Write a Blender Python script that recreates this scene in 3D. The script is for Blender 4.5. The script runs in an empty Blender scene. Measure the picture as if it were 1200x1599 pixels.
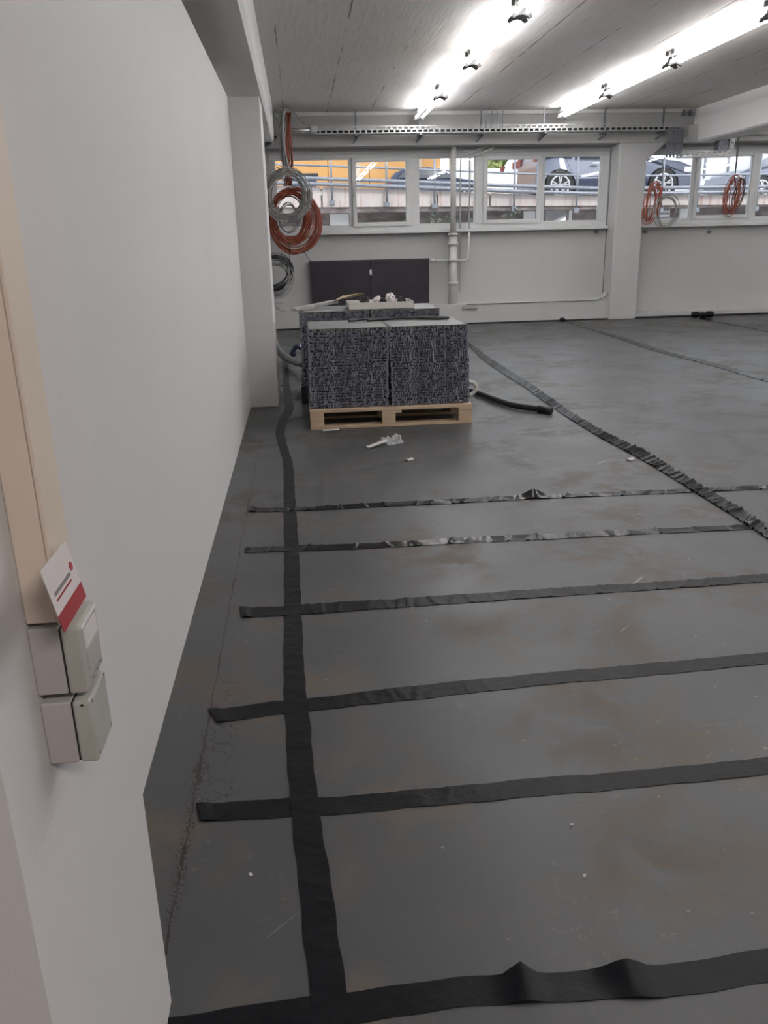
import bpy, math, random
from mathutils import Vector, Matrix
random.seed(7)
PI = math.pi
scn = bpy.context.scene
COL = scn.collection

# ------------------------------------------------------------------ camera
F = 1270.0
H = 1.30
def _n(v): return Vector(v).normalized()
_dn = _n((90, 3800, F)); _fy = Vector((-136, -420, F)); _fy = (_fy - _dn*_fy.dot(_dn)).normalized()
_up = -_dn; _rx = _fy.cross(_up)
if _rx[0] < 0: _rx = -_rx
cd = bpy.data.cameras.new('camera'); cam = bpy.data.objects.new('camera', cd); COL.objects.link(cam)
cd.sensor_fit = 'VERTICAL'; cd.sensor_height = 36.0; cd.lens = F/1599*36.0
cd.clip_start = 0.02; cd.clip_end = 400
right = Vector((_rx[0], _fy[0], _up[0])); down = Vector((_rx[1], _fy[1], _up[1])); fwd = Vector((_rx[2], _fy[2], _up[2]))
M = Matrix((( right[0], -down[0], -fwd[0], 0), (right[1], -down[1], -fwd[1], 0), (right[2], -down[2], -fwd[2], H), (0, 0, 0, 1)))
cam.matrix_world = M
scn.camera = cam
CP = Vector((0, 0, H))
def ray(px, py):
    v = Vector(((px-600)/F, (py-799.5)/F, 1)); return Vector((v.dot(_rx), v.dot(_fy), v.dot(_up)))
def onz(px, py, z=0.0): r = ray(px, py); return CP + r*((z-H)/r[2])
def ony(px, py, y): r = ray(px, py); return CP + r*(y/r[1])
def onx(px, py, x): r = ray(px, py); return CP + r*(x/r[0])

# ------------------------------------------------------------------ world, sun, exposure
SKY = 2.6
TUBE = 23.5
world = bpy.data.worlds.new('world'); scn.world = world; world.use_nodes = True
wn = world.node_tree.nodes; wl = world.node_tree.links
bg = wn['Background']; bg.inputs['Color'].default_value = (0.90, 0.94, 1.0, 1); bg.inputs['Strength'].default_value = SKY
sd = bpy.data.lights.new('sun', 'SUN'); sd.energy = 2.2; sd.angle = 0.2; sd.color = (1, .95, .88)
sun = bpy.data.objects.new('sun', sd); COL.objects.link(sun); sun.rotation_euler = (math.radians(52), 0, math.radians(35))
sun.location = (0, 25, 12)
scn.view_settings.view_transform = 'Standard'; scn.view_settings.look = 'None'
scn.view_settings.gamma = 1.0; scn.view_settings.use_curve_mapping = False
scn.view_settings.exposure = 0.22

# ------------------------------------------------------------------ materials
def s2l(c):
    return tuple((x/12.92 if x <= .04045 else ((x+.055)/1.055)**2.4) for x in c)
def srgb(r, g, b): return (*s2l((r/255, g/255, b/255)), 1)
class NT:
    def __init__(s, m): s.t = m.node_tree; s.n = s.t.nodes; s.l = s.t.links
    def add(s, t, **k):
        x = s.n.new(t)
        for a, b in k.items(): setattr(x, a, b)
        return x
    def con(s, v, inp):
        if isinstance(v, (int, float)): inp.default_value = v
        elif isinstance(v, tuple): inp.default_value = v
        else: s.l.new(v, inp)
    def m(s, op, a, b=0.0, c=0.0, clamp=False):
        x = s.add('ShaderNodeMath', operation=op, use_clamp=clamp)
        s.con(a, x.inputs[0]); s.con(b, x.inputs[1])
        if len(x.inputs) > 2: s.con(c, x.inputs[2])
        return x.outputs[0]
    def step(s, v, lo, hi):   # smooth 0..1 as v goes lo..hi
        x = s.add('ShaderNodeMapRange', interpolation_type='SMOOTHSTEP')
        s.con(v, x.inputs[0]); s.con(lo, x.inputs[1]); s.con(hi, x.inputs[2]); return x.outputs[0]
    def noise(s, vec, scale, detail=4, rough=.55, dist=0):
        x = s.add('ShaderNodeTexNoise'); x.inputs['Scale'].default_value = scale; x.inputs['Detail'].default_value = detail
        x.inputs['Roughness'].default_value = rough; x.inputs['Distortion'].default_value = dist
        s.l.new(vec, x.inputs['Vector']); return x.outputs['Fac']
    def mixc(s, f, a, b, mode='MIX'):
        x = s.add('ShaderNodeMix', data_type='RGBA', blend_type=mode)
        s.con(f, x.inputs[0]); s.con(a, x.inputs[6]); s.con(b, x.inputs[7]); return x.outputs[2]
    def pos(s):
        return s.add('ShaderNodeNewGeometry').outputs['Position']
    def scalev(s, v, sc):
        x = s.add('ShaderNodeVectorMath', operation='MULTIPLY'); s.l.new(v, x.inputs[0]); x.inputs[1].default_value = sc; return x.outputs[0]
def newmat(name, col=(.5, .5, .5, 1), rough=.6, metal=0, spec=.5):
    m = bpy.data.materials.new(name); m.use_nodes = True
    b = m.node_tree.nodes['Principled BSDF']
    b.inputs['Base Color'].default_value = col; b.inputs['Roughness'].default_value = rough
    b.inputs['Metallic'].default_value = metal; b.inputs['Specular IOR Level'].default_value = spec
    return m, NT(m), b
def bump(nt, b, h, strength=.3, dist=.01):
    x = nt.add('ShaderNodeBump'); x.inputs['Strength'].default_value = strength; x.inputs['Distance'].default_value = dist
    nt.con(h, x.inputs['Height']); nt.l.new(x.outputs[0], b.inputs['Normal'])
def mat_noisy(name, c1, c2, scale=6, rough=.6, metal=0, bs=.15, bscale=60, spec=.5, vscale=(1, 1, 1), dist=.003):
    m, nt, b = newmat(name, c1, rough, metal, spec)
    co = nt.add('ShaderNodeTexCoord').outputs['Object']
    v = nt.scalev(co, vscale)
    n = nt.step(nt.noise(v, scale, 5), .35, .65)
    nt.l.new(nt.mixc(n, c1, c2), b.inputs['Base Color'])
    if bs: bump(nt, b, nt.noise(v, bscale, 3), bs, dist)
    return m
MAT = {}
# white painted wall: faint patches, roller texture
def wallmat(name, base, warm):
    m, nt, b = newmat(name, base, .62, 0, .3)
    p = nt.pos()
    n = nt.step(nt.noise(p, .8, 4), .35, .7)
    n2 = nt.step(nt.noise(p, 9, 5, .7), .62, .8)
    c = nt.mixc(n, base, warm)
    c = nt.mixc(nt.m('MULTIPLY', n2, .12), c, (.35, .33, .31, 1))
    nt.l.new(c, b.inputs['Base Color'])
    h = nt.m('ADD', nt.noise(p, 3, 3), nt.m('MULTIPLY', nt.noise(p, 140, 2), .12))
    bump(nt, b, h, .25, .01)
    return m
MAT['wall'] = wallmat('white_wall_paint', (.61, .60, .59, 1), (.585, .585, .59, 1))
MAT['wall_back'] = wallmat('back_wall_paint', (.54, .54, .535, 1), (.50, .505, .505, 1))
MAT['beam_white'] = wallmat('white_beam_paint', (.76, .75, .74, 1), (.73, .73, .73, 1))
MAT['beam_grey'] = wallmat('grey_beam_tone', (.42, .42, .41, 1), (.47, .47, .46, 1))  # even grey for the back beam, darker than the walls
MAT['corr'] = wallmat('corridor_paint', (.60, .55, .52, 1), (.57, .53, .51, 1))
# concrete ceiling with board marks
def ceilmat():
    m, nt, b = newmat('board_marked_concrete', (.3, .3, .3, 1), .8, 0, .2)
    p = nt.pos(); sx = nt.add('ShaderNodeSeparateXYZ'); nt.l.new(p, sx.inputs[0])
    big = nt.step(nt.noise(p, .6, 4), .3, .7)
    c = nt.mixc(big, (.68, .64, .60, 1), (.72, .715, .71, 1))
    fine = nt.noise(nt.scalev(p, (14, 1.2, 1)), 2.0, 5, .6)
    c = nt.mixc(nt.m('MULTIPLY', nt.step(fine, .45, .75), .22), c, (.36, .34, .31, 1))
    # board joints every 0.62 m across, broken up by noise
    wob = nt.m('MULTIPLY', nt.noise(nt.scalev(p, (0, 1, 0)), 1.3, 3), .02)
    xx = nt.m('ADD', sx.outputs[0], wob)
    fr = nt.m('ABSOLUTE', nt.m('SUBTRACT', nt.m('FRACT', nt.m('DIVIDE', nt.m('ADD', xx, 10.0), .62)), .5))
    line = nt.step(fr, .486, .492)
    brk = nt.step(nt.noise(nt.scalev(p, (3, .8, 1)), 1.5, 3), .42, .56)
    j = nt.m('MULTIPLY', line, brk)
    c = nt.mixc(nt.m('MULTIPLY', j, .8), c, (.13, .12, .11, 1))
    # short pale dashes between the boards
    fr2 = nt.m('ABSOLUTE', nt.m('SUBTRACT', nt.m('FRACT', nt.m('DIVIDE', nt.m('ADD', xx, 10.0), .155)), .5))
    l2 = nt.m('MULTIPLY', nt.step(fr2, .455, .48), nt.step(nt.noise(nt.scalev(p, (5, 2.2, 1)), 1.7, 2), .56, .60))
    c = nt.mixc(nt.m('MULTIPLY', l2, .8), c, (.75, .74, .72, 1))
    nt.l.new(c, b.inputs['Base Color'])
    bump(nt, b, nt.m('SUBTRACT', fine, j), .35, .01)
    return m
MAT['ceiling'] = ceilmat()
# painted concrete floor
def floormat():
    m, nt, b = newmat('grey_floor_paint', (.12, .12, .12, 1), .45, 0, .42)
    p = nt.pos(); sx = nt.add('ShaderNodeSeparateXYZ'); nt.l.new(p, sx.inputs[0])
    X, Y = sx.outputs[0], sx.outputs[1]
    c = nt.mixc(nt.step(nt.noise(p, .7, 4), .3, .7), (.066, .069, .073, 1), (.080, .082, .085, 1))
    sc = nt.noise(nt.scalev(p, (1, 2.4, 1)), 1.5, 6, .65, .5)
    sc2 = nt.noise(p, 7, 6, .72)
    tan = nt.m('MULTIPLY', nt.step(nt.noise(p, 1.7, 3, .5), .46, .60), nt.step(sc2, .42, .58))
    c = nt.mixc(nt.m('MULTIPLY', tan, nt.m('SUBTRACT', .66, nt.m('MULTIPLY', nt.step(Y, 2.0, 5.0), .36))), c, (.135, .102, .075, 1))
    gr = nt.m('MULTIPLY', nt.step(nt.noise(p, 26, 5, .75), .56, .70), nt.step(nt.noise(p, 2.6, 2), .5, .62))
    c = nt.mixc(nt.m('MULTIPLY', gr, .45), c, (.20, .185, .165, 1))
    c = nt.mixc(nt.m('MULTIPLY', nt.step(nt.noise(p, 90, 3, .7), .35, .75), .16), c, (.05, .05, .05, 1))
    # drag scratches
    rt = nt.add('ShaderNodeVectorRotate', rotation_type='Z_AXIS'); nt.l.new(p, rt.inputs['Vector']); rt.inputs['Angle'].default_value = -.75
    scr = nt.m('MULTIPLY', nt.step(nt.noise(nt.scalev(rt.outputs[0], (3.0, 70, 1)), 1.0, 3, .5), .70, .74), nt.step(nt.noise(p, 1.4, 2), .54, .6))
    c = nt.mixc(nt.m('MULTIPLY', scr, .7), c, (.34, .33, .31, 1))
    # long stains far out, running across
    st = nt.m('MULTIPLY', nt.step(nt.noise(nt.scalev(p, (.45, 1.8, 1)), .9, 5, .6), .53, .66), nt.step(Y, 4.5, 7.0))
    c = nt.mixc(nt.m('MULTIPLY', st, .38), c, (.13, .112, .08, 1))
    # scuffs and paint flecks
    fl = nt.step(nt.noise(nt.scalev(p, (1, 1.7, 1)), 34, 2, .5), .735, .77)
    c = nt.mixc(nt.m('MULTIPLY', fl, .4), c, (.36, .35, .32, 1))
    # joint along the left wall with broken edges
    wob = nt.m('MULTIPLY', nt.m('SUBTRACT', nt.noise(nt.scalev(p, (0, 1, 0)), 7.0, 5, .75), .5), .028)
    d = nt.m('ABSOLUTE', nt.m('ADD', nt.m('ADD', X, .327), wob))
    wd = nt.m('MULTIPLY', nt.step(nt.noise(nt.scalev(p, (0, 1, 0)), 5.1, 4, .8), .45, .72), .0065)
    crack = nt.m('LESS_THAN', d, nt.m('ADD', wd, .0013))
    crack = nt.m('MULTIPLY', crack, nt.step(nt.noise(nt.scalev(p, (0, 1, 0)), 2.3, 2), .30, .36))
    # crazed concrete beside the joint
    vo = nt.add('ShaderNodeTexVoronoi', feature='DISTANCE_TO_EDGE'); vo.inputs['Scale'].default_value = 24
    wv = nt.add('ShaderNodeVectorMath', operation='ADD'); nt.l.new(p, wv.inputs[0])
    nv = nt.add('ShaderNodeTexNoise'); nv.inputs['Scale'].default_value = 14; nt.l.new(p, nv.inputs['Vector'])
    nt.l.new(nt.scalev(nv.outputs['Color'], (.07, .07, 0)), wv.inputs[1]); nt.l.new(wv.outputs[0], vo.inputs['Vector'])
    web = nt.m('LESS_THAN', vo.outputs[0], .020)
    zone = nt.m('MULTIPLY', nt.m('MULTIPLY', nt.step(X, -.365, -.33), nt.step(X, -.20, -.26)), nt.m('MULTIPLY', nt.step(Y, 1.60, 1.72), nt.step(Y, 2.4, 2.15)))
    web = nt.m('MULTIPLY', web, nt.m('MULTIPLY', zone, nt.step(nt.noise(p, 9, 2), .38, .5)))
    rub = nt.m('MULTIPLY', nt.m('MULTIPLY', nt.step(d, .022, .006), nt.step(nt.noise(p, 150, 2), .52, .58)), nt.m('MULTIPLY', nt.step(Y, 1.25, 1.4), nt.step(Y, 2.1, 1.75)))
    cr = nt.m('MAXIMUM', nt.m('MAXIMUM', crack, web), rub)
    c = nt.mixc(nt.m('MULTIPLY', cr, .92), c, (.026, .014, .012, 1))
    nt.l.new(c, b.inputs['Base Color'])
    r = nt.m('ADD', nt.m('MULTIPLY', nt.noise(p, 2.2, 5), .28), .27)
    r = nt.m('ADD', r, nt.m('MULTIPLY', tan, .2)); nt.l.new(r, b.inputs['Roughness'])
    h = nt.m('SUBTRACT', nt.m('ADD', nt.m('MULTIPLY', nt.noise(p, 2.5, 3), .8), nt.m('MULTIPLY', nt.noise(p, 40, 3), .12)), nt.m('MULTIPLY', cr, 1.2))
    bump(nt, b, h, .22, .012)
    return m
MAT['floor'] = floormat()
MAT['foil'] = mat_noisy('black_plastic_film', (.004, .004, .006, 1), (.008, .008, .010, 1), 20, .22, 0, .25, 30, .2, (1, 1, 1), .004)
MAT['foilmat'] = mat_noisy('black_film_matt', (.003, .003, .005, 1), (.006, .006, .008, 1), 18, .42, 0, .3, 45, .2, (1, 1, 1), .004)
MAT['tile'] = mat_noisy('grey_recycled_plastic', (.13, .137, .17, 1), (.22, .226, .265, 1), 26, .5, 0, .2, 120, .4)
MAT['tilelight'] = mat_noisy('worn_grey_tile_top', (.16, .17, .17, 1), (.20, .21, .20, 1), 9, .5, 0, .2, 120)
MAT['wood'] = mat_noisy('raw_pine', (.50, .37, .25, 1), (.58, .45, .32, 1), 5, .75, 0, .3, 40, .3, (.6, 12, 12))
MAT['blackp'] = mat_noisy('black_plastic', (.012, .012, .014, 1), (.02, .02, .022, 1), 12, .45, 0, .1, 90)
MAT['orange'] = mat_noisy('orange_cable_sheath', (.30, .068, .032, 1), (.40, .10, .05, 1), 14, .45, 0, 0)
MAT['greyc'] = mat_noisy('grey_cable_sheath', (.40, .40, .385, 1), (.24, .245, .24, 1), 14, .5, 0, 0)
MAT['darkc'] = mat_noisy('black_cable_sheath', (.018, .018, .02, 1), (.03, .03, .03, 1), 14, .45, 0, 0)
MAT['whitec'] = mat_noisy('white_cable_sheath', (.55, .55, .53, 1), (.48, .48, .46, 1), 14, .45, 0, 0)
MAT['galv'] = mat_noisy('galvanised_steel', (.42, .43, .43, 1), (.52, .53, .53, 1), 14, .38, .7, .1, 80)
MAT['dgalv'] = mat_noisy('dull_galvanised_steel', (.17, .18, .21, 1), (.23, .24, .27, 1), 14, .45, .5, .1, 80)
MAT['pvc'] = mat_noisy('white_window_plastic', (.66, .67, .67, 1), (.62, .63, .63, 1), 5, .38, 0, 0)
MAT['pipe'] = mat_noisy('white_painted_pipe', (.60, .60, .59, 1), (.55, .55, .54, 1), 5, .45, 0, 0)
MAT['radiator'] = mat_noisy('dark_lacquered_sheet', (.026, .022, .032, 1), (.032, .027, .038, 1), 3, .42, 0, 0)
MAT['lampbody'] = mat_noisy('white_lamp_enamel', (.72, .72, .70, 1), (.68, .68, .66, 1), 4, .35, 0, 0)
MAT['lamphold'] = mat_noisy('grey_lamp_holder', (.20, .20, .195, 1), (.17, .17, .165, 1), 8, .5, 0, 0)
MAT['anchor'] = mat_noisy('backlit_lamp_anchor', (.05, .05, .05, 1), (.04, .04, .04, 1), 8, .6, 0, 0)  # holder colour darkened so it reads as backlit by the tubes
MAT['card'] = mat_noisy('white_cardboard', (.68, .66, .62, 1), (.62, .60, .56, 1), 8, .75, 0, .1, 60)
MAT['brown'] = mat_noisy('brown_cardboard', (.40, .32, .22, 1), (.34, .27, .18, 1), 8, .8, 0, .1, 60)
MAT['boxplastic'] = mat_noisy('aged_grey_box_plastic', (.42, .40, .385, 1), (.39, .37, .36, 1), 9, .45, 0, .04, 90)
MAT['boxlid'] = mat_noisy('aged_grey_lid_plastic', (.40, .40, .37, 1), (.36, .355, .325, 1), 11, .4, 0, .04, 90)
MAT['duct'] = mat_noisy('cream_cable_duct', (.66, .57, .48, 1), (.62, .54, .46, 1), 4, .5, 0, 0)
MAT['paper'] = mat_noisy('white_card_print', (.66, .62, .62, 1), (.62, .59, .59, 1), 4, .5, 0, 0)
MAT['red'] = mat_noisy('red_print', (.36, .035, .045, 1), (.32, .03, .04, 1), 4, .45, 0, 0)
MAT['ink'] = newmat('grey_ink', (.25, .23, .25, 1), .6)[0]
MAT['dark'] = newmat('dark_gap', (.02, .018, .017, 1), .8)[0]
def tubemat():
    m, nt, b = newmat('lit_fluorescent_tube', (.9, .9, .9, 1), .4)
    b.inputs['Emission Color'].default_value = (1.0, .982, .985, 1); b.inputs['Emission Strength'].default_value = TUBE
    return m
MAT['tube'] = tubemat()
def glassmat():
    m = bpy.data.materials.new('window_glass'); m.use_nodes = True; nt = NT(m); nt.n.clear()
    o = nt.add('ShaderNodeOutputMaterial'); mx = nt.add('ShaderNodeMixShader')
    tr = nt.add('ShaderNodeBsdfTransparent'); tr.inputs[0].default_value = (.93, .95, .96, 1)
    gl = nt.add('ShaderNodeBsdfGlossy'); gl.inputs['Roughness'].default_value = .01
    fr = nt.add('ShaderNodeFresnel'); fr.inputs[0].default_value = 1.5
    nt.l.new(nt.m('MULTIPLY', fr.outputs[0], 1.9, clamp=True), mx.inputs[0]); nt.l.new(tr.outputs[0], mx.inputs[1]); nt.l.new(gl.outputs[0], mx.inputs[2])
    nt.l.new(mx.outputs[0], o.inputs[0]); return m
MAT['glass'] = glassmat()
def filmmat():
    m = bpy.data.materials.new('clear_plastic_film'); m.use_nodes = True; nt = NT(m); nt.n.clear()
    o = nt.add('ShaderNodeOutputMaterial'); mx = nt.add('ShaderNodeMixShader')
    tr = nt.add('ShaderNodeBsdfTransparent')
    gl = nt.add('ShaderNodeBsdfPrincipled'); gl.inputs['Base Color'].default_value = (.7, .72, .72, 1); gl.inputs['Roughness'].default_value = .2
    mx.inputs[0].default_value = .45; nt.l.new(tr.outputs[0], mx.inputs[1]); nt.l.new(gl.outputs[0], mx.inputs[2])
    nt.l.new(mx.outputs[0], o.inputs[0]); return m
MAT['film'] = filmmat()
# outdoors
def slabmat():
    m, nt, b = newmat('weathered_concrete', (.5, .45, .43, 1), .85, 0, .2)
    p = nt.pos()
    n = nt.step(nt.noise(p, 1.2, 4), .3, .7)
    c = nt.mixc(n, (.50, .43, .41, 1), (.42, .37, .36, 1))
    st = nt.step(nt.noise(nt.scalev(p, (9, 1, .9)), 1.0, 4, .6), .52, .66)
    c = nt.mixc(nt.m('MULTIPLY', st, .5), c, (.30, .16, .10, 1))
    nt.l.new(c, b.inputs['Base Color']); bump(nt, b, nt.noise(p, 12, 4), .3, .02); return m
MAT['slab'] = slabmat()
MAT['rough'] = mat_noisy('dark_rubble_wall', (.26, .22, .215, 1), (.12, .10, .10, 1), 2.6, .9, 0, .6, 14, .2, (1, 1, 2), .06)
MAT['asphalt'] = mat_noisy('pale_yard_paving', (.44, .43, .41, 1), (.38, .37, .36, 1), .8, .9, 0, .2, 30)
MAT['ochre'] = mat_noisy('orange_yellow_cladding', (.44, .21, .05, 1), (.50, .27, .09, 1), .25, .6, 0, 0)
MAT['ochre2'] = mat_noisy('orange_red_cladding', (.40, .13, .06, 1), (.42, .15, .08, 1), .25, .6, 0, 0)
MAT['white_out'] = mat_noisy('white_render', (.80, .80, .82, 1), (.76, .76, .78, 1), .4, .7, 0, 0)
MAT['hedge'] = mat_noisy('pale_green_leaves', (.22, .27, .08, 1), (.34, .38, .16, 1), 5, .8, 0, .3, 30)
MAT['dleaf'] = mat_noisy('dark_green_leaves', (.03, .05, .03, 1), (.06, .08, .06, 1), 6, .8, 0, .3, 30)
MAT['carblue'] = mat_noisy('grey_blue_car_paint', (.12, .13, .175, 1), (.13, .14, .18, 1), 2, .22, .3, 0)
MAT['cardark'] = mat_noisy('dark_blue_car_paint', (.035, .045, .085, 1), (.04, .05, .09, 1), 2, .2, .3, 0)
MAT['carwhite'] = mat_noisy('white_car_paint', (.72, .73, .76, 1), (.70, .71, .74, 1), 2, .25, 0, 0)
MAT['carglass'] = newmat('dark_car_glass', (.02, .025, .03, 1), .06, 0, .8)[0]
MAT['tyre'] = mat_noisy('black_tyre', (.012, .012, .013, 1), (.02, .02, .02, 1), 9, .8, 0, 0)
MAT['alloy'] = newmat('alloy_wheel', (.62, .62, .64, 1), .3, .6)[0]
MAT['tail'] = newmat('red_tail_lamp', (.13, .012, .02, 1), .3)[0]
MAT['sand'] = mat_noisy('pale_sand', (.66, .56, .46, 1), (.55, .46, .38, 1), 6, .95, 0, .5, 30)

# ------------------------------------------------------------------ mesh builder
def wloc(o):
    v = Vector((0, 0, 0))
    while o: v = v + o.location; o = o.parent
    return v
class MB:
    def __init__(s): s.v = []; s.f = []
    def box(s, a, b):
        x0, x1 = sorted((a[0], b[0])); y0, y1 = sorted((a[1], b[1])); z0, z1 = sorted((a[2], b[2]))
        i = len(s.v)
        s.v += [(x0,y0,z0),(x1,y0,z0),(x1,y1,z0),(x0,y1,z0),(x0,y0,z1),(x1,y0,z1),(x1,y1,z1),(x0,y1,z1)]
        s.f += [(i,i+3,i+2,i+1),(i+4,i+5,i+6,i+7),(i,i+1,i+5,i+4),(i+1,i+2,i+6,i+5),(i+2,i+3,i+7,i+6),(i+3,i,i+4,i+7)]
        return s
    def obox(s, c, half, R):   # oriented box
        i = len(s.v)
        for sz in (-1, 1):
            for sx, sy in ((-1,-1),(1,-1),(1,1),(-1,1)):
                s.v.append(tuple(Vector(c) + R @ Vector((sx*half[0], sy*half[1], sz*half[2]))))
        s.f += [(i,i+3,i+2,i+1),(i+4,i+5,i+6,i+7),(i,i+1,i+5,i+4),(i+1,i+2,i+6,i+5),(i+2,i+3,i+7,i+6),(i+3,i,i+4,i+7)]
        return s
    def bar(s, p, q, w, h):
        p, q = Vector(p), Vector(q); d = (q-p); L = d.length; d.normalize()
        u = Vector((0,0,1)) if abs(d.z) < .95 else Vector((0,1,0))
        a = d.cross(u).normalized(); b = a.cross(d)
        R = Matrix((a, d, b)).transposed()
        return s.obox((p+q)/2, (w/2, L/2, h/2), R)
    def tube(s, pts, r, n=8, closed=False, cap=True):
        pts = [Vector(p) for p in pts]; N = len(pts); i0 = len(s.v); prev = None
        rr = r if isinstance(r, (list, tuple)) else [r]*N
        for k, p in enumerate(pts):
            if closed: d = pts[(k+1) % N] - pts[k-1]
            else: d = pts[min(k+1, N-1)] - pts[max(k-1, 0)]
            d.normalize()
            if prev is None:
                u = Vector((0,0,1)) if abs(d.z) < .9 else Vector((1,0,0)); a = d.cross(u).normalized()
            else:
                a = (prev - d*prev.dot(d)); a.normalize()
            prev = a; b = d.cross(a)
            for j in range(n):
                t = 2*PI*j/n; s.v.append(tuple(p + (a*math.cos(t) + b*math.sin(t))*rr[k]))
        for k in range(N if closed else N-1):
            k2 = (k+1) % N
            for j in range(n):
                j2 = (j+1) % n
                s.f.append((i0+k*n+j, i0+k*n+j2, i0+k2*n+j2, i0+k2*n+j))
        if cap and not closed:
            s.f.append(tuple(i0+j for j in range(n))[::-1]); s.f.append(tuple(i0+(N-1)*n+j for j in range(n)))
        return s
    def cyl(s, p, q, r, n=14): return s.tube([p, q], r, n)
    def prism(s, poly, vec):
        vec = Vector(vec); n = len(poly); i = len(s.v)
        s.v += [tuple(Vector(p)) for p in poly] + [tuple(Vector(p)+vec) for p in poly]
        s.f.append(tuple(range(i, i+n))[::-1]); s.f.append(tuple(range(i+n, i+2*n)))
        for k in range(n): k2 = (k+1) % n; s.f.append((i+k, i+k2, i+n+k2, i+n+k))
        return s
    def build(s, name, mat, parent=None, smooth=False, bevel=0, kind=None, label=None, cat=None, group=None, origin=None):
        xs, ys, zs = zip(*s.v)
        o0 = Vector(origin) if origin else Vector(((min(xs)+max(xs))/2, (min(ys)+max(ys))/2, min(zs)))
        me = bpy.data.meshes.new(name); me.from_pydata([(x-o0.x, y-o0.y, z-o0.z) for x, y, z in s.v], [], s.f)
        me.validate(); me.update()
        import bmesh
        bm = bmesh.new(); bm.from_mesh(me); bmesh.ops.recalc_face_normals(bm, faces=bm.faces[:]); bm.to_mesh(me); bm.free()
        me.materials.append(MAT[mat] if isinstance(mat, str) else mat)
        if smooth:
            me.polygons.foreach_set('use_smooth', [len(p.vertices) <= 4 for p in me.polygons])
        o = bpy.data.objects.new(name, me); COL.objects.link(o)
        if parent: o.location = o0 - wloc(parent); o.parent = parent
        else: o.location = o0
        if bevel:
            b = o.modifiers.new('bevel', 'BEVEL'); b.width = bevel; b.segments = 2; b.limit_method = 'ANGLE'
        return tag(o, label, cat, group, kind)
def tag(o, label=None, cat=None, group=None, kind=None):
    if label: o['label'] = label
    if cat: o['category'] = cat
    if group: o['group'] = group
    if kind: o['kind'] = kind
    return o
def empty(name, loc, label=None, cat=None, group=None, kind=None):
    o = bpy.data.objects.new(name, None); COL.objects.link(o); o.location = loc; o.empty_display_size = .05
    return tag(o, label, cat, group, kind)
def copy_tree(o, loc=None, parent=None):
    c = o.copy(); COL.objects.link(c); c.parent = parent
    if loc is not None: c.location = loc
    for ch in o.children: copy_tree(ch, None, c)
    return c
def box(name, a, b, mat, parent=None, **k): return MB().box(a, b).build(name, mat, parent, **k)

# ------------------------------------------------------------------ setting
YB = 13.0      # front face of column, beam and plinth on the window wall
YW = 13.35     # plane of the recessed wall and the windows
ZC = 3.07      # ceiling
ZB = 2.62      # underside of the back beam
XR = 13.5      # right wall
ZS = 1.44      # window sill
ZT = 2.545     # top of the window opening
XW = -.457     # far left wall
box('floor', (-1.6, -4, -.2), (XR+.2, 14.0, 0), 'floor', kind='structure')
box('ceiling', (-1.6, -4, ZC), (XR+.2, 14.0, ZC+.25), 'ceiling', kind='structure')
# left: lining board wall (stops below the beam), masonry behind it
m = MB().box((XW-.12, 1.155, 0), (XW, 7.2, 2.338)); m.box((XW-.50, 7.2, 0), (XW-.35, YW, 2.60))
m.box((-1.2, 1.155, 0), (-1.0, YW+.3, ZC))
m.build('wall_left', 'wall', kind='structure')
# near pier that carries the cable duct, and the front wall with its wide opening
m = MB().box((-1.5, .675, 0), (-.30, 1.155, ZC)); m.box((3.4, .675, 0), (XR, 1.155, ZC)); m.box((-.30, .675, 2.75), (3.4, 1.155, ZC))
m.build('wall_front', 'wall', kind='structure')
m = MB().box((-1.6, -4, 0), (-1.4, .675, ZC)); m.build('wall_corridor_left', 'corr', kind='structure')
m = MB().box((-1.6, -4.2, 0), (XR+.2, -4, ZC)); m.build('wall_corridor_back', 'corr', kind='structure')
box('wall_right', (XR, -4, 0), (XR+.2, YW+.2, ZC), 'wall_back', kind='structure')
# pilaster at the end of the lining
MB().box((XW-.1, 6.79, 0), (-.222, 7.3, 2.34)).build('pilaster', 'wall', kind='structure', bevel=.006)
# beams
MB().prism([(-1.0, .9, ZC), (-.238, .9, ZC), (-.238, .9, 2.64), (-.262, .9, 2.60), (-1.0, .9, 2.60)], (0, 11.6, 0)).build('ceiling_beam', 'beam_white', kind='structure')
MB().prism([(6.08, .9, ZC), (6.46, .9, ZC), (6.46, .9, 2.62), (6.43, .9, 2.60), (6.11, .9, 2.60), (6.08, .9, 2.62)], (0, YB-.9, 0)).build('ceiling_beam', 'beam_white', kind='structure')
box('ceiling_beam', (XW-.4, YB, ZB), (XR, YW+.25, ZC), 'beam_grey', kind='structure')
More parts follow.
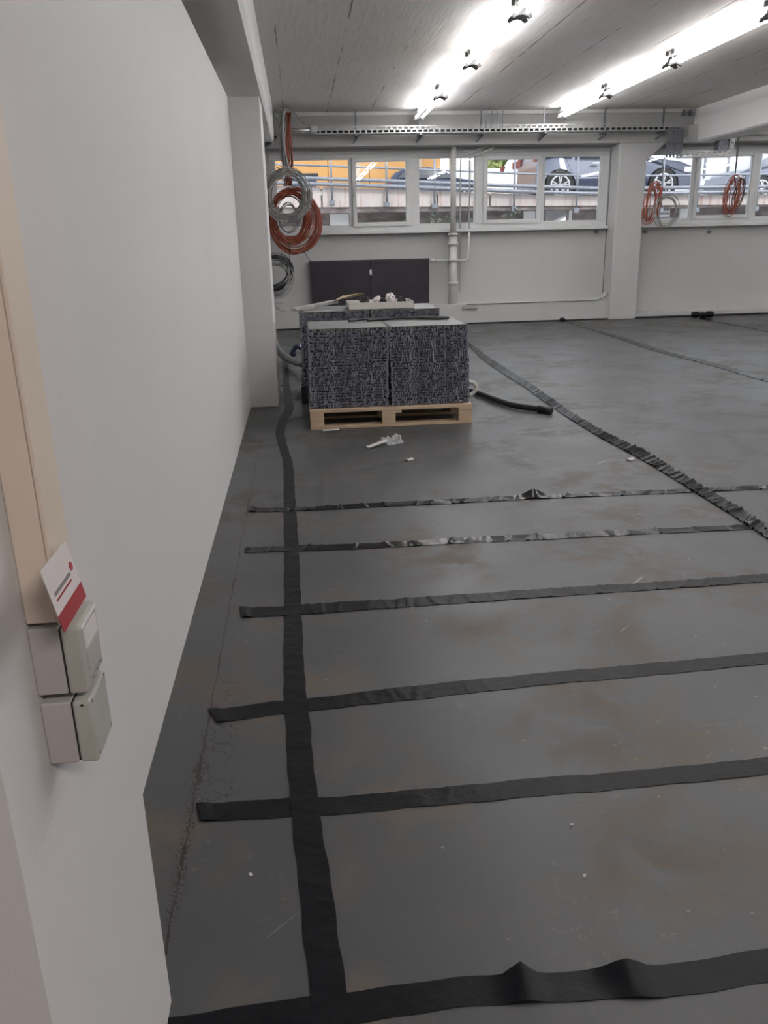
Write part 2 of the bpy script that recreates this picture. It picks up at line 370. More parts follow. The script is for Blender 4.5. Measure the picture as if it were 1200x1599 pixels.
# window wall
col_x = [(4.945, 5.385), (9.6, 10.04)]
m = MB().box((-1.0, YW, 0), (XR, YW+.25, ZS-.03))
m.box((-1.0, YW, ZT), (XR, YW+.25, ZB)); m.box((-1.0, YW, ZS-.03), (-.35, YW+.25, ZT))
m.build('wall_back', 'wall_back', kind='structure')
def plinth(x0, x1, ztop):
    # band at the foot of the wall, the recess above it keeps a rounded lower corner
    p = [(x0, YB+.06, 0), (x1, YB+.06, 0), (x1, YB+.06, ztop+.10), (x1-.05, YB+.06, ztop+.02), (x1-.14, YB+.06, ztop), (x0, YB+.06, ztop-.015)]
    return MB().prism(p, (0, YW-YB-.06, 0))
plinth(XW, col_x[0][0], .315).build('baseboard_back', 'wall_back', kind='structure')
plinth(col_x[0][1], col_x[1][0], .10).build('baseboard_back', 'wall_back', kind='structure')
for x0, x1 in col_x:
    MB().prism([(x0, YB, 0), (x1, YB, 0), (x1, YB, 2.36), (x1+.30, YB, ZB), (x0, YB, ZB)], (0, YW+.25-YB, 0)).build('column', 'wall_back', kind='structure', bevel=.015)
# pale end bracket where the right beam meets the wall beam
box('trim_1', (5.93, YB-.16, 2.60), (6.10, YB, 2.84), 'wall_back', kind='structure', bevel=.01)
# dark strip at the foot of the wall
box('trim_2', (XW, YB+.045, 0), (col_x[0][0], YB+.06, .022), 'dark', kind='structure')
box('trim_3', (col_x[0][1], YB+.045, 0), (col_x[1][0], YB+.06, .03), 'dark', kind='structure')
# pipe casing along the top of the beam
box('trim_4', (-.2, YB-.05, ZC-.05), (6.05, YB, ZC), 'pipe', kind='structure')

# thin dark joint strips added to bring out the weakly shaded step round the recessed wall panel below the first window
m = MB().box((2.62, YB+.052, .30), (col_x[0][0]-.20, YB+.064, .312)); m.bar((col_x[0][0]-.006, YW-.008, .36), (col_x[0][0]-.006, YW-.008, 2.56), .012, .012)
m.bar((col_x[0][0]-.20, YB+.06, .306), (col_x[0][0]-.08, YB+.06, .345), .010, .012); m.bar((col_x[0][0]-.08, YB+.06, .345), (col_x[0][0]-.02, YB+.06, .41), .010, .012)
m.build('trim_5', 'lamphold', kind='structure')
# windows
def frame_rect(m, x0, x1, z0, z1, w, y0, y1, wt=None, wb=None):
    wt = wt or w; wb = wb or w
    m.box((x0, y0, z0), (x0+w, y1, z1)); m.box((x1-w, y0, z0), (x1, y1, z1))
    m.box((x0+w, y0, z1-wt), (x1-w, y1, z1)); m.box((x0+w, y0, z0), (x1-w, y1, z0+wb))
def window(idx, xl, xr, panes):
    w = empty('window_%d' % idx, ((xl+xr)/2, YW, ZS), kind='structure')
    m = MB(); m.box((xl, YW, 2.485), (xr, YW+.08, ZT)); m.box((xl, YW, ZS), (xr, YW+.08, 1.515))
    e = [xl] + [0]*0
    edges = []
    last = xl
    for (a, b, kind) in panes:
        m.box((last, YW, 1.515), (a, YW+.08, 2.485)); last = b
    m.box((last, YW, 1.515), (xr, YW+.08, 2.485))
    m.build('window_frame', 'pvc', w, bevel=.006)
    for (a, b, kind) in panes:
        if kind == 's':
            s = MB(); frame_rect(s, a, b, 1.505, 2.495, .062, YW-.025, YW+.045)
            sh = s.build('sash', 'pvc', w, bevel=.006)
            MB().box((a+.062, YW+.01, 1.567), (b-.062, YW+.016, 2.433)).build('glass_pane', 'glass', sh)
            MB().box((a+.02, YW-.045, 1.95), (a+.04, YW-.025, 2.05)).build('window_handle', 'pvc', sh, bevel=.004)
        else:
            s = MB(); frame_rect(s, a, b, 1.515, 2.485, .018, YW+.005, YW+.05)
            bd = s.build('glazing_bead', 'pvc', w)
            MB().box((a+.018, YW+.03, 1.533), (b-.018, YW+.036, 2.467)).build('glass_pane', 'glass', bd)
    MB().box((xl, YW-.13, ZS-.045), (xr, YW+.02, ZS)).build('window_sill', 'pvc', w, bevel=.008)
    MB().box((xl, YW-.02, ZT), (xr, YW, ZT+.03)).build('window_head', 'pvc', w)
    return w
window(1, -.35, col_x[0][0]-.02, [(-.28, .850, 'f'), (.885, 1.775, 's'), (1.905, 2.800, 'f'), (2.925, 3.850, 's'), (3.885, 4.80, 'f')])
window(2, col_x[0][1]+.02, col_x[1][0]-.02, [(5.43, 6.31, 'f'), (6.345, 7.33, 's'), (7.40, 8.32, 'f'), (8.40, 9.35, 's')])

# ------------------------------------------------------------------ fluorescent lamps
def anchor(m, x, y, t):
    z = ZC
    p = [(-.022, 0), (.022, 0), (.012, -.045), (.018, -.075), (.062, -.105), (.072, -.128), (.055, -.138), (.03, -.122), (0, -.116), (-.03, -.122), (-.055, -.138), (-.072, -.128), (-.062, -.105), (-.018, -.075), (-.012, -.045)]
    m.prism([(x+a*1.15, y, z+b*1.15) for a, b in p], (0, t, 0))
def make_lamp(x, y0, L):
    root = empty('fluorescent_lamp', (x, y0+L/2, ZC-.14))
    MB().prism([(x-.028, y0+.03, ZC), (x-.028, y0+.03, ZC-.04), (x-.018, y0+.03, ZC-.052), (x+.018, y0+.03, ZC-.052), (x+.028, y0+.03, ZC-.04), (x+.028, y0+.03, ZC)], (0, L-.06, 0)).build('lamp_housing', 'lampbody', root)
    for sx in (-1, 1):
        MB().cyl((x+sx*.045, y0+.085, ZC-.112), (x+sx*.045, y0+L-.085, ZC-.112), .016, 12).build('fluorescent_tube', 'tube', root, smooth=True)
    for yy in (y0+.05, y0+L-.08):
        MB().box((x-.05, yy+.002, ZC-.04), (x+.05, yy+.028, ZC)).build('end_plate', 'anchor', root)
        m = MB(); anchor(m, x, yy, .03); m.build('lamp_holder', 'anchor', root, bevel=.003)
    return root
PITCH = 1.872
proto = make_lamp(1.835, 1.52, PITCH)
words = ['farthest', 'second from the window wall', 'third from the window wall', 'fourth from the window wall', 'fifth', 'sixth']
def lamp_label(o, row, k):
    if row == 0: s = 'lit twin-tube ceiling lamp in left row, ' + ['over the window wall end', 'second from the window wall', 'third from the window wall', 'fourth from the window wall, above the frame', 'near the opening', 'nearest the opening'][k]
    elif row == 1: s = 'lit twin-tube ceiling lamp in right row, ' + ['beside the perforated tray', 'second from the window wall', 'third from the window wall', 'fourth from the window wall, above the frame', 'near the opening', 'nearest the opening'][k]
    else: s = ('lit twin-tube lamp in first row' if row == 2 else 'lit twin-tube lamp in second row') + ' beyond the right beam, ' + ['over the window wall end', 'second from the windows', 'third from the windows', 'fourth from the windows', 'near the opening', 'nearest the opening'][k]
    tag(o, s, 'lamp', 'ceiling lamps in rows' if row < 2 else 'ceiling lamps beyond the right beam')
first = True
for row, x in enumerate((1.835, 3.93, 8.5, 11.3)):
    for k in range(6):
        if row == 3 and k % 2: continue
        y0 = 12.76 - PITCH*(k+1)
        if first: o = proto; first = False; o.location = (x, y0+PITCH/2, ZC-.14)
        else: o = copy_tree(proto, (x, y0+PITCH/2, ZC-.14))
        lamp_label(o, row, k)
# corridor ceiling panel behind the opening
bl = bpy.data.lights.new('corridor_lamp', 'AREA'); bl.shape = 'RECTANGLE'; bl.size = 1.2; bl.size_y = .6; bl.energy = 78; bl.color = (1, .90, .86)
blo = bpy.data.objects.new('corridor_lamp', bl); COL.objects.link(blo); blo.location = (1.3, -1.6, 3.0)

# ------------------------------------------------------------------ perforated cable tray, brackets, conduits
def perforated(m, p0, p1, up, width, thick, nrows=2, pitch=.082):
    """lattice strip from p0 to p1, width along up: real holes"""
    p0, p1, up = Vector(p0), Vector(p1), Vector(up); d = p1-p0; L = d.length; d.normalize(); nrm = d.cross(up).normalized()
    R = Matrix((d, nrm, up)).transposed()
    rows = nrows+1; sw = width*.13; gap = (width-rows*sw)/nrows
    for r in range(rows):
        c = (p0+p1)/2 + up*(-width/2 + sw/2 + r*(sw+gap)); m.obox(c, (L/2, thick/2, sw/2), R)
    n = int(L/pitch)
    for r in range(nrows):
        for k in range(n):
            t = (k + (.5 if r % 2 else 0) + .15)*pitch
            if t > L: continue
            c = p0 + d*t + up*(-width/2 + sw + gap/2 + r*(sw+gap)); m.obox(c, (pitch*.16, thick/2, gap/2), R)
YT = 12.72
tr = empty('cable_tray', (3.0, YT, 2.76), 'long perforated galvanised cable tray hung along the back beam', 'cable tray')
m = MB(); perforated(m, (.32, YT, 2.805), (5.80, YT, 2.80), (0, 0, 1), .10, .004); m.build('tray_side', 'galv', tr)
m = MB(); perforated(m, (.32, YT+.12, 2.757), (5.80, YT+.12, 2.752), (0, 1, 0), .22, .004, 3, .11); m.build('tray_bottom', 'galv', tr)
for px in (556, 656, 752, 850, 945, 1036):
    c = ony(px, 200, YT+.1)
    m = MB().bar((c.x, YT+.11, 2.75), (c.x, YT+.11, ZC), .022, .022); m.bar((c.x, YT-.01, 2.745), (c.x, YB, 2.745), .035, .03)
    m.bar((c.x-.03, YB-.012, 2.66), (c.x+.03, YT+.09, 2.735), .02, .02)
    m.build('tray_bracket', 'dgalv', tr)
for k in range(4):
    x = 2.83+k*.08; MB().cyl((x, YT+.05, 2.80), (x, YT+.05, ZC), .008, 6).build('threaded_rod', 'dgalv', tr)
MB().tube([(.34, YT+.03, 2.785), (3.0, YT+.035, 2.79), (5.75, YT+.03, 2.785)], .024, 8).build('cable', 'darkc', None, smooth=True, label='dark cable added in the long perforated tray to darken its holes', cat='cable')  # cable added so the tray holes read dark against the lit beam
# descending piece and lower tray across the second window
td = empty('cable_tray', (5.7, YT, 2.38), 'perforated metal tray dropping beside the column and crossing the right window', 'cable tray')
m = MB(); perforated(m, (5.665, YT-.03, 2.79), (5.665, YT-.03, 2.37), (1, 0, 0), .25, .004, 4, .045); m.build('tray_drop', 'dgalv', td)
m = MB(); perforated(m, (5.79, YT-.03, 2.425), (6.60, YT-.03, 2.42), (0, 0, 1), .075, .004); m.build('tray_side', 'galv', td)
m = MB().box((5.79, YT-.03, 2.375), (6.60, YT+.16, 2.383)); m.build('tray_bottom', 'galv', td)
m = MB(); perforated(m, (6.565, YT-.02, 2.45), (6.565, YT-.02, 2.66), (1, 0, 0), .07, .004, 2, .05); m.build('tray_riser', 'galv', td)
MB().bar((6.565, YT+.02, 2.60), (6.565, YB, 2.66), .03, .03).build('tray_bracket', 'dgalv', td)
MB().box((6.36, YT-.02, 2.445), (6.50, YT+.12, 2.625)).build('junction_box', 'dgalv', None, bevel=.006, label='dark grey junction box on the lower tray under the right beam', cat='box')
MB().cyl((6.05, YB-.03, 2.70), (9.5, YB-.03, 2.70), .012, 8).build('conduit', 'whitec', None, smooth=True, label='thin white conduit along the beam above the right windows', cat='conduit')
# pipe and bright box at tray start
MB().cyl((-.12, YT, 2.80), (.29, YT, 2.805), .035, 12).build('conduit', 'galv', None, smooth=True, label='short grey conduit stub leading from the cable bundle to the white box', cat='conduit')
MB().box((.285, YT-.045, 2.775), (.375, YT+.04, 2.855)).build('junction_box', 'pvc', None, bevel=.006, label='small bright white junction box at the left end of the cable tray', cat='box')

# ------------------------------------------------------------------ white pipes on the window wall
yp = YW-.10
pp = empty('drain_pipe', (2.42, yp, 0), 'thick white vertical drain pipe with sleeves running in front of the windows', 'pipe')
m = MB().cyl((2.42, yp-.08, 1.38), (2.42, yp-.08, ZB), .045, 18); m.build('upper_pipe', 'pipe', pp, smooth=True)
MB().cyl((2.42, yp-.08, .02), (2.42, yp-.08, 1.38), .062, 18).build('lower_pipe', 'pipe', pp, smooth=True)
for z in (1.36, 1.22, .98, .63):
    MB().cyl((2.42, yp-.08, z-.022), (2.42, yp-.08, z+.022), .078, 18).build('sleeve', 'pipe', pp, smooth=True)
MB().bar((2.42, yp-.08, 1.0), (2.42, YW, 1.0), .03, .03).build('pipe_clip', 'pipe', pp)
def pipe(pts, r, label, mat='pipe', name='heating_pipe', cat='pipe', n=8):
    return MB().tube(pts, r, n).build(name, mat, None, smooth=True, label=label, cat=cat)
pipe([(2.545, yp, .50), (2.545, yp, 2.43), (2.56, yp-.02, 2.48), (2.90, yp-.10, 2.60), (2.92, yp-.10, 2.66), (2.92, yp-.1, 2.85)], .011, 'thin white pipe right beside the thick drain pipe')
pipe([(2.69, yp, .97), (2.69, yp, 2.43), (2.71, yp-.02, 2.47), (3.02, yp-.1, 2.58), (3.04, yp-.1, 2.64), (3.04, yp-.1, 2.85)], .011, 'thin white pipe, second to the right of the drain pipe')
pipe([(2.06, yp-.02, .985), (2.38, yp-.02, .975), (2.62, yp-.02, .965), (2.68, yp-.02, .985), (2.69, yp-.02, 1.40)], .015, 'white horizontal pipe leaving the top of the dark radiator')
pipe([(2.06, yp-.02, .285), (2.30, yp-.02, .27), (2.66, yp-.02, .265)], .014, 'white horizontal pipe leaving the foot of the dark radiator')
MB().cyl((2.06, yp-.05, .985), (2.14, yp-.05, .985), .03, 12).build('radiator_valve', 'pipe', None, smooth=True, label='white valve at the top right corner of the dark radiator', cat='valve')
MB().box((2.56, YB+.03, .235), (2.80, YB+.06, .285)).build('cover_plate', 'boxplastic', None, bevel=.004, label='small grey cover plate on the wall foot right of the drain pipe', cat='plate')
for px, s in ((932, 'left of the column'), (1008, 'right of the column'), (1108, 'under the sash with the red coil')):
    c = ony(px, 362, YW-.01)
    MB().box((c.x-.03, YW-.03, c.z-.022), (c.x+.03, YW, c.z+.022)).build('wall_clip', 'lamphold', None, bevel=.004, label='small grey clip below the sill ' + s, cat='clip', group='grey clips below the window sill')

# dark radiator
rd = empty('radiator', (1.12, YW-.12, .31), 'dark flat-fronted radiator with a small white handle below the left window', 'radiator')
MB().box((.19, YW-.13, .31), (1.118, YW-.03, 1.0)).build('front_panel', 'radiator', rd, bevel=.006)
MB().box((1.122, YW-.13, .31), (2.05, YW-.03, 1.0)).build('front_panel', 'radiator', rd, bevel=.006)
MB().box((.18, YW-.12, .995), (2.06, YW-.0, 1.015)).build('top_cover', 'radiator', rd)
MB().box((1.105, YW-.155, .79), (1.14, YW-.13, .87)).build('handle', 'pvc', rd, bevel=.004)

# ------------------------------------------------------------------ near pier: duct, boxes, card
YX = .793
du = empty('cable_duct', (-.28, YX, .93), 'cream plastic cable duct running up the near pier above the boxes', 'cable duct')
MB().box((-.30, YX+.002, .931), (-.268, YX+.060, ZC)).build('duct_body', 'duct', du, bevel=.002)
MB().box((-.268, YX-.001, .931), (-.263, YX+.063, ZC)).build('duct_cover', 'duct', du, bevel=.0015)
def jbox(z0, z1, label, marks):
    r = empty('junction_box', (-.27, YX, z0), label, 'box')
    MB().box((-.30, YX, z0), (-.2685, YX+.068, z1)).build('box_base', 'boxplastic', r, bevel=.002)
    MB().box((-.2685, YX+.002, z0+.002), (-.2665, YX+.066, z1-.002)).build('seam', 'dark', r)
    lid = MB().box((-.2665, YX-.001, z0), (-.247, YX+.069, z1)).build('box_lid', 'boxlid', r, bevel=.003)
    return r, lid
r1, lid1 = jbox(.848, .926, 'upper grey plastic junction box at the end of the duct, card on top', 1)
for (ya, yb2, za, zb) in ((.012, .058, .895, .915), (.012, .058, .868, .890)):
    MB().box((-.247, YX+ya, za), (-.2452, YX+yb2, zb)).build('label_field', 'paper' if za > .89 else 'boxplastic', lid1)
MB().box((-.247, YX+.004, .921), (-.2450, YX+.064, .9225)).build('rim', 'pvc', lid1)
for k in range(3):
    MB().cyl((-.2452, YX+.018+k*.018, .858), (-.2440, YX+.018+k*.018, .858), .0025, 8).build('screw', 'ink', lid1)
r2, lid2 = jbox(.762, .838, 'lower grey plastic junction box, plain yellowed lid, under the first', 0)
for yy, zz in ((.006, .835), (.006, .770), (.062, .835), (.062, .770)):
    MB().cyl((-.2475, YX+yy, zz), (-.2462, YX+yy, zz), .0022, 8).build('screw', 'ink', lid2)
MB().cyl((-.256, YX-.002, .834), (-.256, YX-.0005, .834), .0016, 8).build('screw', 'dark', lid2)
# card leaning on the upper box
b1 = onx(100, 988, -.244); b2 = b1 + Vector((0, .086, .0)); 
tn = onx(62, 893, -.2535); uu = tn - b1
cdr = empty('business_card', tuple(b1), 'white and red card tucked upright between duct and upper junction box', 'card')
def quad_card(a0, a1, h0, h1, mat, name, parent, off=0.0, th=.0006):
    e = (b2-b1); n = e.cross(uu).normalized()
    if n.x < 0: n = -n
    P = lambda s, t: b1 + e*s + uu*t + n*off
    return MB().prism([P(a0, h0), P(a1, h0), P(a1, h1), P(a0, h1)], tuple(n*th)).build(name, mat, parent)
quad_card(0, 1, .27, 1, 'paper', 'white_field', cdr)
quad_card(0, 1, 0, .27, 'red', 'red_band', cdr)
e = b2-b1; nn = e.cross(uu).normalized(); nn = nn if nn.x > 0 else -nn
m = MB(); c0 = b1+e*.86+uu*.62+nn*.0008
m.prism([tuple(c0 + e.normalized()*math.cos(t)*.005 + uu.normalized()*math.sin(t)*.005) for t in [k*PI/8 for k in range(16)]], tuple(nn*.0004)).build('round_emblem', 'red', cdr)
random.seed(3)
for (h0, hh, th, mt) in ((.52, .06, 0, 'ink'), (.44, .03, 0, 'red')):
    a = .12; m = MB()
    while a < .72:
        w = random.uniform(.02, .05)
        P = lambda s, t: b1+e*s+uu*t+nn*.0008
        m.prism([P(a, h0), P(a+w, h0), P(a+w, h0+hh), P(a, h0+hh)], tuple(nn*.0003)); a += w+.012
    m.build('text_line', mt, cdr)

# ------------------------------------------------------------------ pallets and tile stacks
def pallet(name, x0, x1, y0, y1, mat, label):
    r = empty(name, ((x0+x1)/2, (y0+y1)/2, 0), label, 'pallet')
    W = x1-x0; D = y1-y0
    for yy, w in ((y0, .10), ((y0+y1)/2-.05, .10), (y1-.10, .10)):
        MB().box((x0, yy, 0), (x1, yy+w, .02)).build('bottom_board', mat, r, bevel=.002)
        for xx, bw in ((x0, .10), ((x0+x1)/2-.0725, .10), (x1-.10, .10)):
            MB().box((xx+.002, yy+.002, .02), (xx+bw+.0, yy+w-.002, .098)).build('block', mat, r, bevel=.002)
    for xx, bw in ((x0, .10), ((x0+x1)/2-.0725, .145), (x1-.10, .10)):
        MB().box((xx, y0, .098), (xx+bw, y1, .120)).build('stringer_board', mat, r, bevel=.002)
    n = 5
    for k in range(n):
        yy = y0 + k*(D-.12)/(n-1)
        MB().box((x0, yy, .120), (x1, yy+.12, .142)).build('deck_board', mat, r, bevel=.002)
    return r
pallet('wooden_pallet', .028, 1.222, 5.84, 6.64, 'wood', 'raw pine pallet under the front stacks of grey tiles')
# one tile: thin top plate carried by small pegs, seen as a speckled edge
TW, TD, TH = .578, .60, .0204
def make_tile(seed=5):
    m = MB(); m.box((-TW/2+.004, -TD/2+.004, TH*.80), (TW/2-.004, TD/2-.004, TH))
    m.box((-TW/2+.035, -TD/2+.035, 0), (TW/2-.035, TD/2-.035, TH*.80))
    rnd = random.Random(seed); n = 33
    for W, axis in ((TW, 0), (TD, 1)):
        p = W/n; off = rnd.uniform(-.5, .5)
        for k in range(n):
            if rnd.random() < .12: continue
            t = -W/2 + (k+.5)*p + off*p + rnd.uniform(-.22, .22)*p; w = p*rnd.uniform(.20, .42)
            lo, hi = rnd.choice(((0, TH), (0, TH), (0, TH*.62), (TH*.38, TH)))
            t = min(max(t, -W/2+w), W/2-w)
            for sg in (-1, 1):
                if axis == 0: y = sg*(TD/2-.008); m.box((t-w, y-.008, lo), (t+w, y+.008, hi))
                else: x = sg*(TW/2-.008); m.box((x-.008, t-w, lo), (x+.008, t+w, hi))
    return m
tile0 = make_tile().build('floor_tile', 'tile')
tile_mesh = [tile0.data]
for sd_ in range(1, 16):
    t_ = make_tile(50+sd_).build('floor_tile_pattern', 'tile'); tile_mesh.append(t_.data); bpy.data.objects.remove(t_)
used0 = False
def stack(x, y, z0, n, lab, grp, toplab, lean=0.0, seed=1, h=TH, yl=0.0):
    global used0
    rnd = random.Random(seed)
    for k in range(n):
        if not used0: o = tile0; used0 = True
        else: o = tile0.copy(); COL.objects.link(o)
        o.data = tile_mesh[rnd.randrange(16)]
        o.location = (x + rnd.uniform(-.004, .004) + lean*(k/n), y + rnd.uniform(-.004, .004)+yl*(k/n), z0 + k*h)
        o.rotation_euler = (0, 0, PI*rnd.choice((0, 1)) + rnd.uniform(-.004, .004))
        if k == n-1:
            if toplab:
                me = o.data.copy(); me.materials.clear(); me.materials.append(MAT['tilelight']); o.data = me
                tag(o, toplab, 'tile', grp)
        else: tag(o, lab, 'tile', grp)
        if k == n-1 and not toplab: tag(o, lab, 'tile', grp)
stack(.318, 6.185, .143, 28, 'dark grey plastic tile within the front left stack on the wooden pallet', 'tiles in the front left stack', 'topmost grey tile of the front left stack, pale worn top', .012, 1)
stack(.922, 6.185, .143, 28, 'dark grey plastic tile within the front right stack on the wooden pallet', 'tiles in the front right stack', 'topmost grey tile of the front right stack, pale worn top', -.016, 2)
pallet('plastic_pallet', -.03, 1.12, 6.86, 7.60, 'blackp', 'black pallet on short legs under the rear stacks of tiles')
stack(.275, 7.16, .143, 30, 'dark grey plastic tile in the rear left stack, hidden foot', 'tiles in the rear left stack', 'topmost tile of the rear left stack, under the cardboard tray', .0, 3)
stack(.870, 7.16, .143, 30, 'dark grey plastic tile in the rear right stack behind the front one', 'tiles in the rear right stack', 'topmost tile of the rear right stack, behind the black hose', -.01, 4)
ZR = .143+30*TH
# cardboard tray with scraps on the rear stacks
def tpt(px, py, z): return onz(px, py, z)
ct = empty('cardboard_tray', (.62, 7.05, ZR), 'shallow white cardboard tray full of scraps on the rear tile stack', 'tray')
x0, x1, y0, y1, h = .395, .94, 6.90, 7.24, .060
MB().box((x0, y0, ZR+.001), (x1, y1, ZR+.006)).build('tray_floor', 'card', ct)
for a, b in (((x0, y0, ZR+.001), (x1, y0+.004, ZR+h)), ((x0, y1-.004, ZR+.001), (x1, y1, ZR+h)), ((x0, y0, ZR+.001), (x0+.004, y1, ZR+h)), ((x1-.004, y0, ZR+.001), (x1, y1, ZR+h))):
    MB().box(a, b).build('tray_wall', 'card', ct)
random.seed(11)
def crumple(c, r, mat, name, label, cat, sz=.8, group=None, seed=0):
    rnd = random.Random(seed); v = []; f = []; n = 7
    m = MB(); i = 0
    for a in range(n):
        for b in range(n*2):
            th = PI*(a+.5)/n; ph = 2*PI*b/(n*2); rr = r*rnd.uniform(.6, 1.15)
            m.v.append((c[0]+rr*math.sin(th)*math.cos(ph), c[1]+rr*math.sin(th)*math.sin(ph), c[2]+r*sz+rr*sz*math.cos(th)))
    N = n*2
    for a in range(n-1):
        for b in range(N): m.f.append((a*N+b, a*N+(b+1) % N, (a+1)*N+(b+1) % N, (a+1)*N+b))
    m.f.append(tuple(range(N))); m.f.append(tuple((n-1)*N+b for b in range(N))[::-1])
    return m.build(name, mat, None, label=label, cat=cat, group=group)
crumple((.76, 7.05, ZR+.03), .048, 'paper', 'crumpled_paper', 'large crumpled white paper ball peaking out of the cardboard tray', 'paper', 1.0, None, 1)
crumple((.65, 7.06, ZR+.03), .040, 'paper', 'crumpled_paper', 'smaller crumpled white paper left of the large ball in the tray', 'paper', .9, None, 2)
crumple((.54, 7.06, ZR+.03), .042, 'blackp', 'black_offcut', 'black plastic offcut at the left end of the cardboard tray', 'scrap', .9, None, 3)
crumple((.69, 6.98, ZR+.03), .034, 'blackp', 'black_offcut', 'black plastic offcut at the tray front between the papers', 'scrap', .9, None, 4)
crumple((.86, 7.06, ZR+.03), .040, 'darkc', 'black_offcut', 'black plastic offcut at the right end of the cardboard tray', 'scrap', .8, None, 5)
# long grey profile laid across, brown flap
p0 = ony(461, 485, 6.95); p1 = ony(545, 472, 7.28)
pz = ZR+.012
MB().bar((-.06, 6.90, ZR+.020), (.30, 7.14, ZR+.060), .085, .024).build('metal_profile', 'greyc', None, bevel=.002, label='grey flat profile lying slanted at the left edge of the rear stack', cat='profile')
MB().prism([(.27, 7.00, ZR+.070), (.42, 7.26, ZR+.072), (.56, 7.30, ZR+.105), (.50, 7.26, ZR+.112), (.36, 7.22, ZR+.098)], (.012, 0, .006)).build('cardboard_piece', 'brown', None, label='brown cardboard flap behind the left end of the white tray', cat='cardboard')
MB().prism([(.02, 6.88, ZR+.001), (.30, 6.885, ZR+.001), (.22, 6.93, ZR+.001), (.05, 6.91, ZR+.001)], (0, 0, .004)).build('paper_strip', 'paper', None, label='thin white paper strip on the front edge of the rear left stack', cat='paper')
# black hose lying on the front stacks
ZF = .143+28*TH
hp = [(.36, 6.30), (.44, 6.36), (.56, 6.40), (.70, 6.40), (.84, 6.38), (.96, 6.36), (1.06, 6.34), (1.12, 6.30), (1.10, 6.25), (1.02, 6.27), (.90, 6.33), (.74, 6.36), (.60, 6.35), (.50, 6.30)]
def smooth_path(pts, k=6):
    P = [Vector(p) for p in pts]; out = []
    for i in range(len(P)-1):
        a = P[max(i-1, 0)]; b = P[i]; c = P[i+1]; d = P[min(i+2, len(P)-1)]
        for j in range(k):
            t = j/k; out.append(.5*((2*b)+(-a+c)*t+(2*a-5*b+4*c-d)*t*t+(-a+3*b-3*c+d)*t**3))
    out.append(P[-1]); return out
MB().tube(smooth_path([(a, b, ZF+.011+.002*(i % 3)) for i, (a, b) in enumerate(hp)]), .010, 7).build('hose', 'darkc', None, smooth=True, label='thin black hose looped on top of the front tile stacks', cat='hose')

# ------------------------------------------------------------------ cables on the floor
def fl(px, py, r): 
    p = onz(px, py, r); return (p.x, p.y, r)
hz = [(1.16, 7.7, .03), (1.30, 7.35, .03), (1.42, 7.05, .03)] + [fl(*p, .03) for p in ((748, 614), (775, 624), (800, 632), (830, 637), (852, 640))]
hh = empty('cable', hz[-1], 'thick black cable end lying on the floor right of the pallet', 'cable')
MB().tube(smooth_path(hz), .026, 10).build('cable_sheath', 'darkc', hh, smooth=True)
d = (Vector(hz[-1])-Vector(hz[-2])).normalized()
MB().tube([Vector(hz[-1])-d*.06, Vector(hz[-1])+d*.05, Vector(hz[-1])+d*.06], [.031, .031, .02], 10).build('end_cap', 'blackp', hh, smooth=True)
wl_ = [(1.16, 6.95, .03), (1.28, 6.82, .10), (1.37, 6.72, .17), (1.37, 6.62, .14), (1.30, 6.60, .06), (1.24, 6.66, .03)]
ptsw = [ony(*p, 6.6) for p in ((732, 597), (740, 598), (744, 605), (740, 613), (733, 618))]
MB().tube(smooth_path([tuple(p) for p in ptsw]), .018, 8).build('hose', 'whitec', None, smooth=True, label='pale grey hose bent in a loop at the right side of the tile stack', cat='hose')
lc = [(-.30, 10.9, .50), (-.34, 10.4, .22)]
lp = [ony(428, 528, 9.6), ony(432, 545, 9.4), ony(441, 556, 9.2), ony(452, 563, 9.0), ony(462, 567, 8.7), ony(474, 570, 8.2)]
lp2 = [(p.x, p.y, max(p.z, .035)) for p in lp]
MB().tube(smooth_path(lp2), .028, 9).build('cable', 'darkc', None, smooth=True, label='thick black cable curving behind the pilaster towards the rear stack', cat='cable')
lp3 = [ony(x, y, Y) for x, y, Y in ((431, 529, 9.4), (438, 544, 9.2), (447, 553, 9.0), (457, 559, 8.8))]
MB().tube(smooth_path([(p.x, p.y, max(p.z, .05)) for p in lp3]), .010, 8).build('cable', 'greyc', None, smooth=True, label='grey cable lying along the thick black cable behind the pilaster', cat='cable')
bb = [ony(x, y, 8.3) for x, y in ((471, 544), (464, 541), (459, 546), (456, 553), (462, 552))]
MB().tube(smooth_path([tuple(p) for p in bb]), .024, 8).build('cable', 'cardark', None, smooth=True, label='dark blue cable end hooked at the left side of the rear stack', cat='cable')
th_ = [onz(x, y, .006) for x, y in ((441, 562), (441, 575), (438, 588), (434, 597), (433.5, 603))]
for t in th_: t.x = max(t.x, -.215)
MB().tube(smooth_path([(p.x, p.y, .008) for p in th_]), .006, 6).build('cable', 'darkc', None, smooth=True, label='thin black wire on the floor at the back corner of the pilaster', cat='cable')

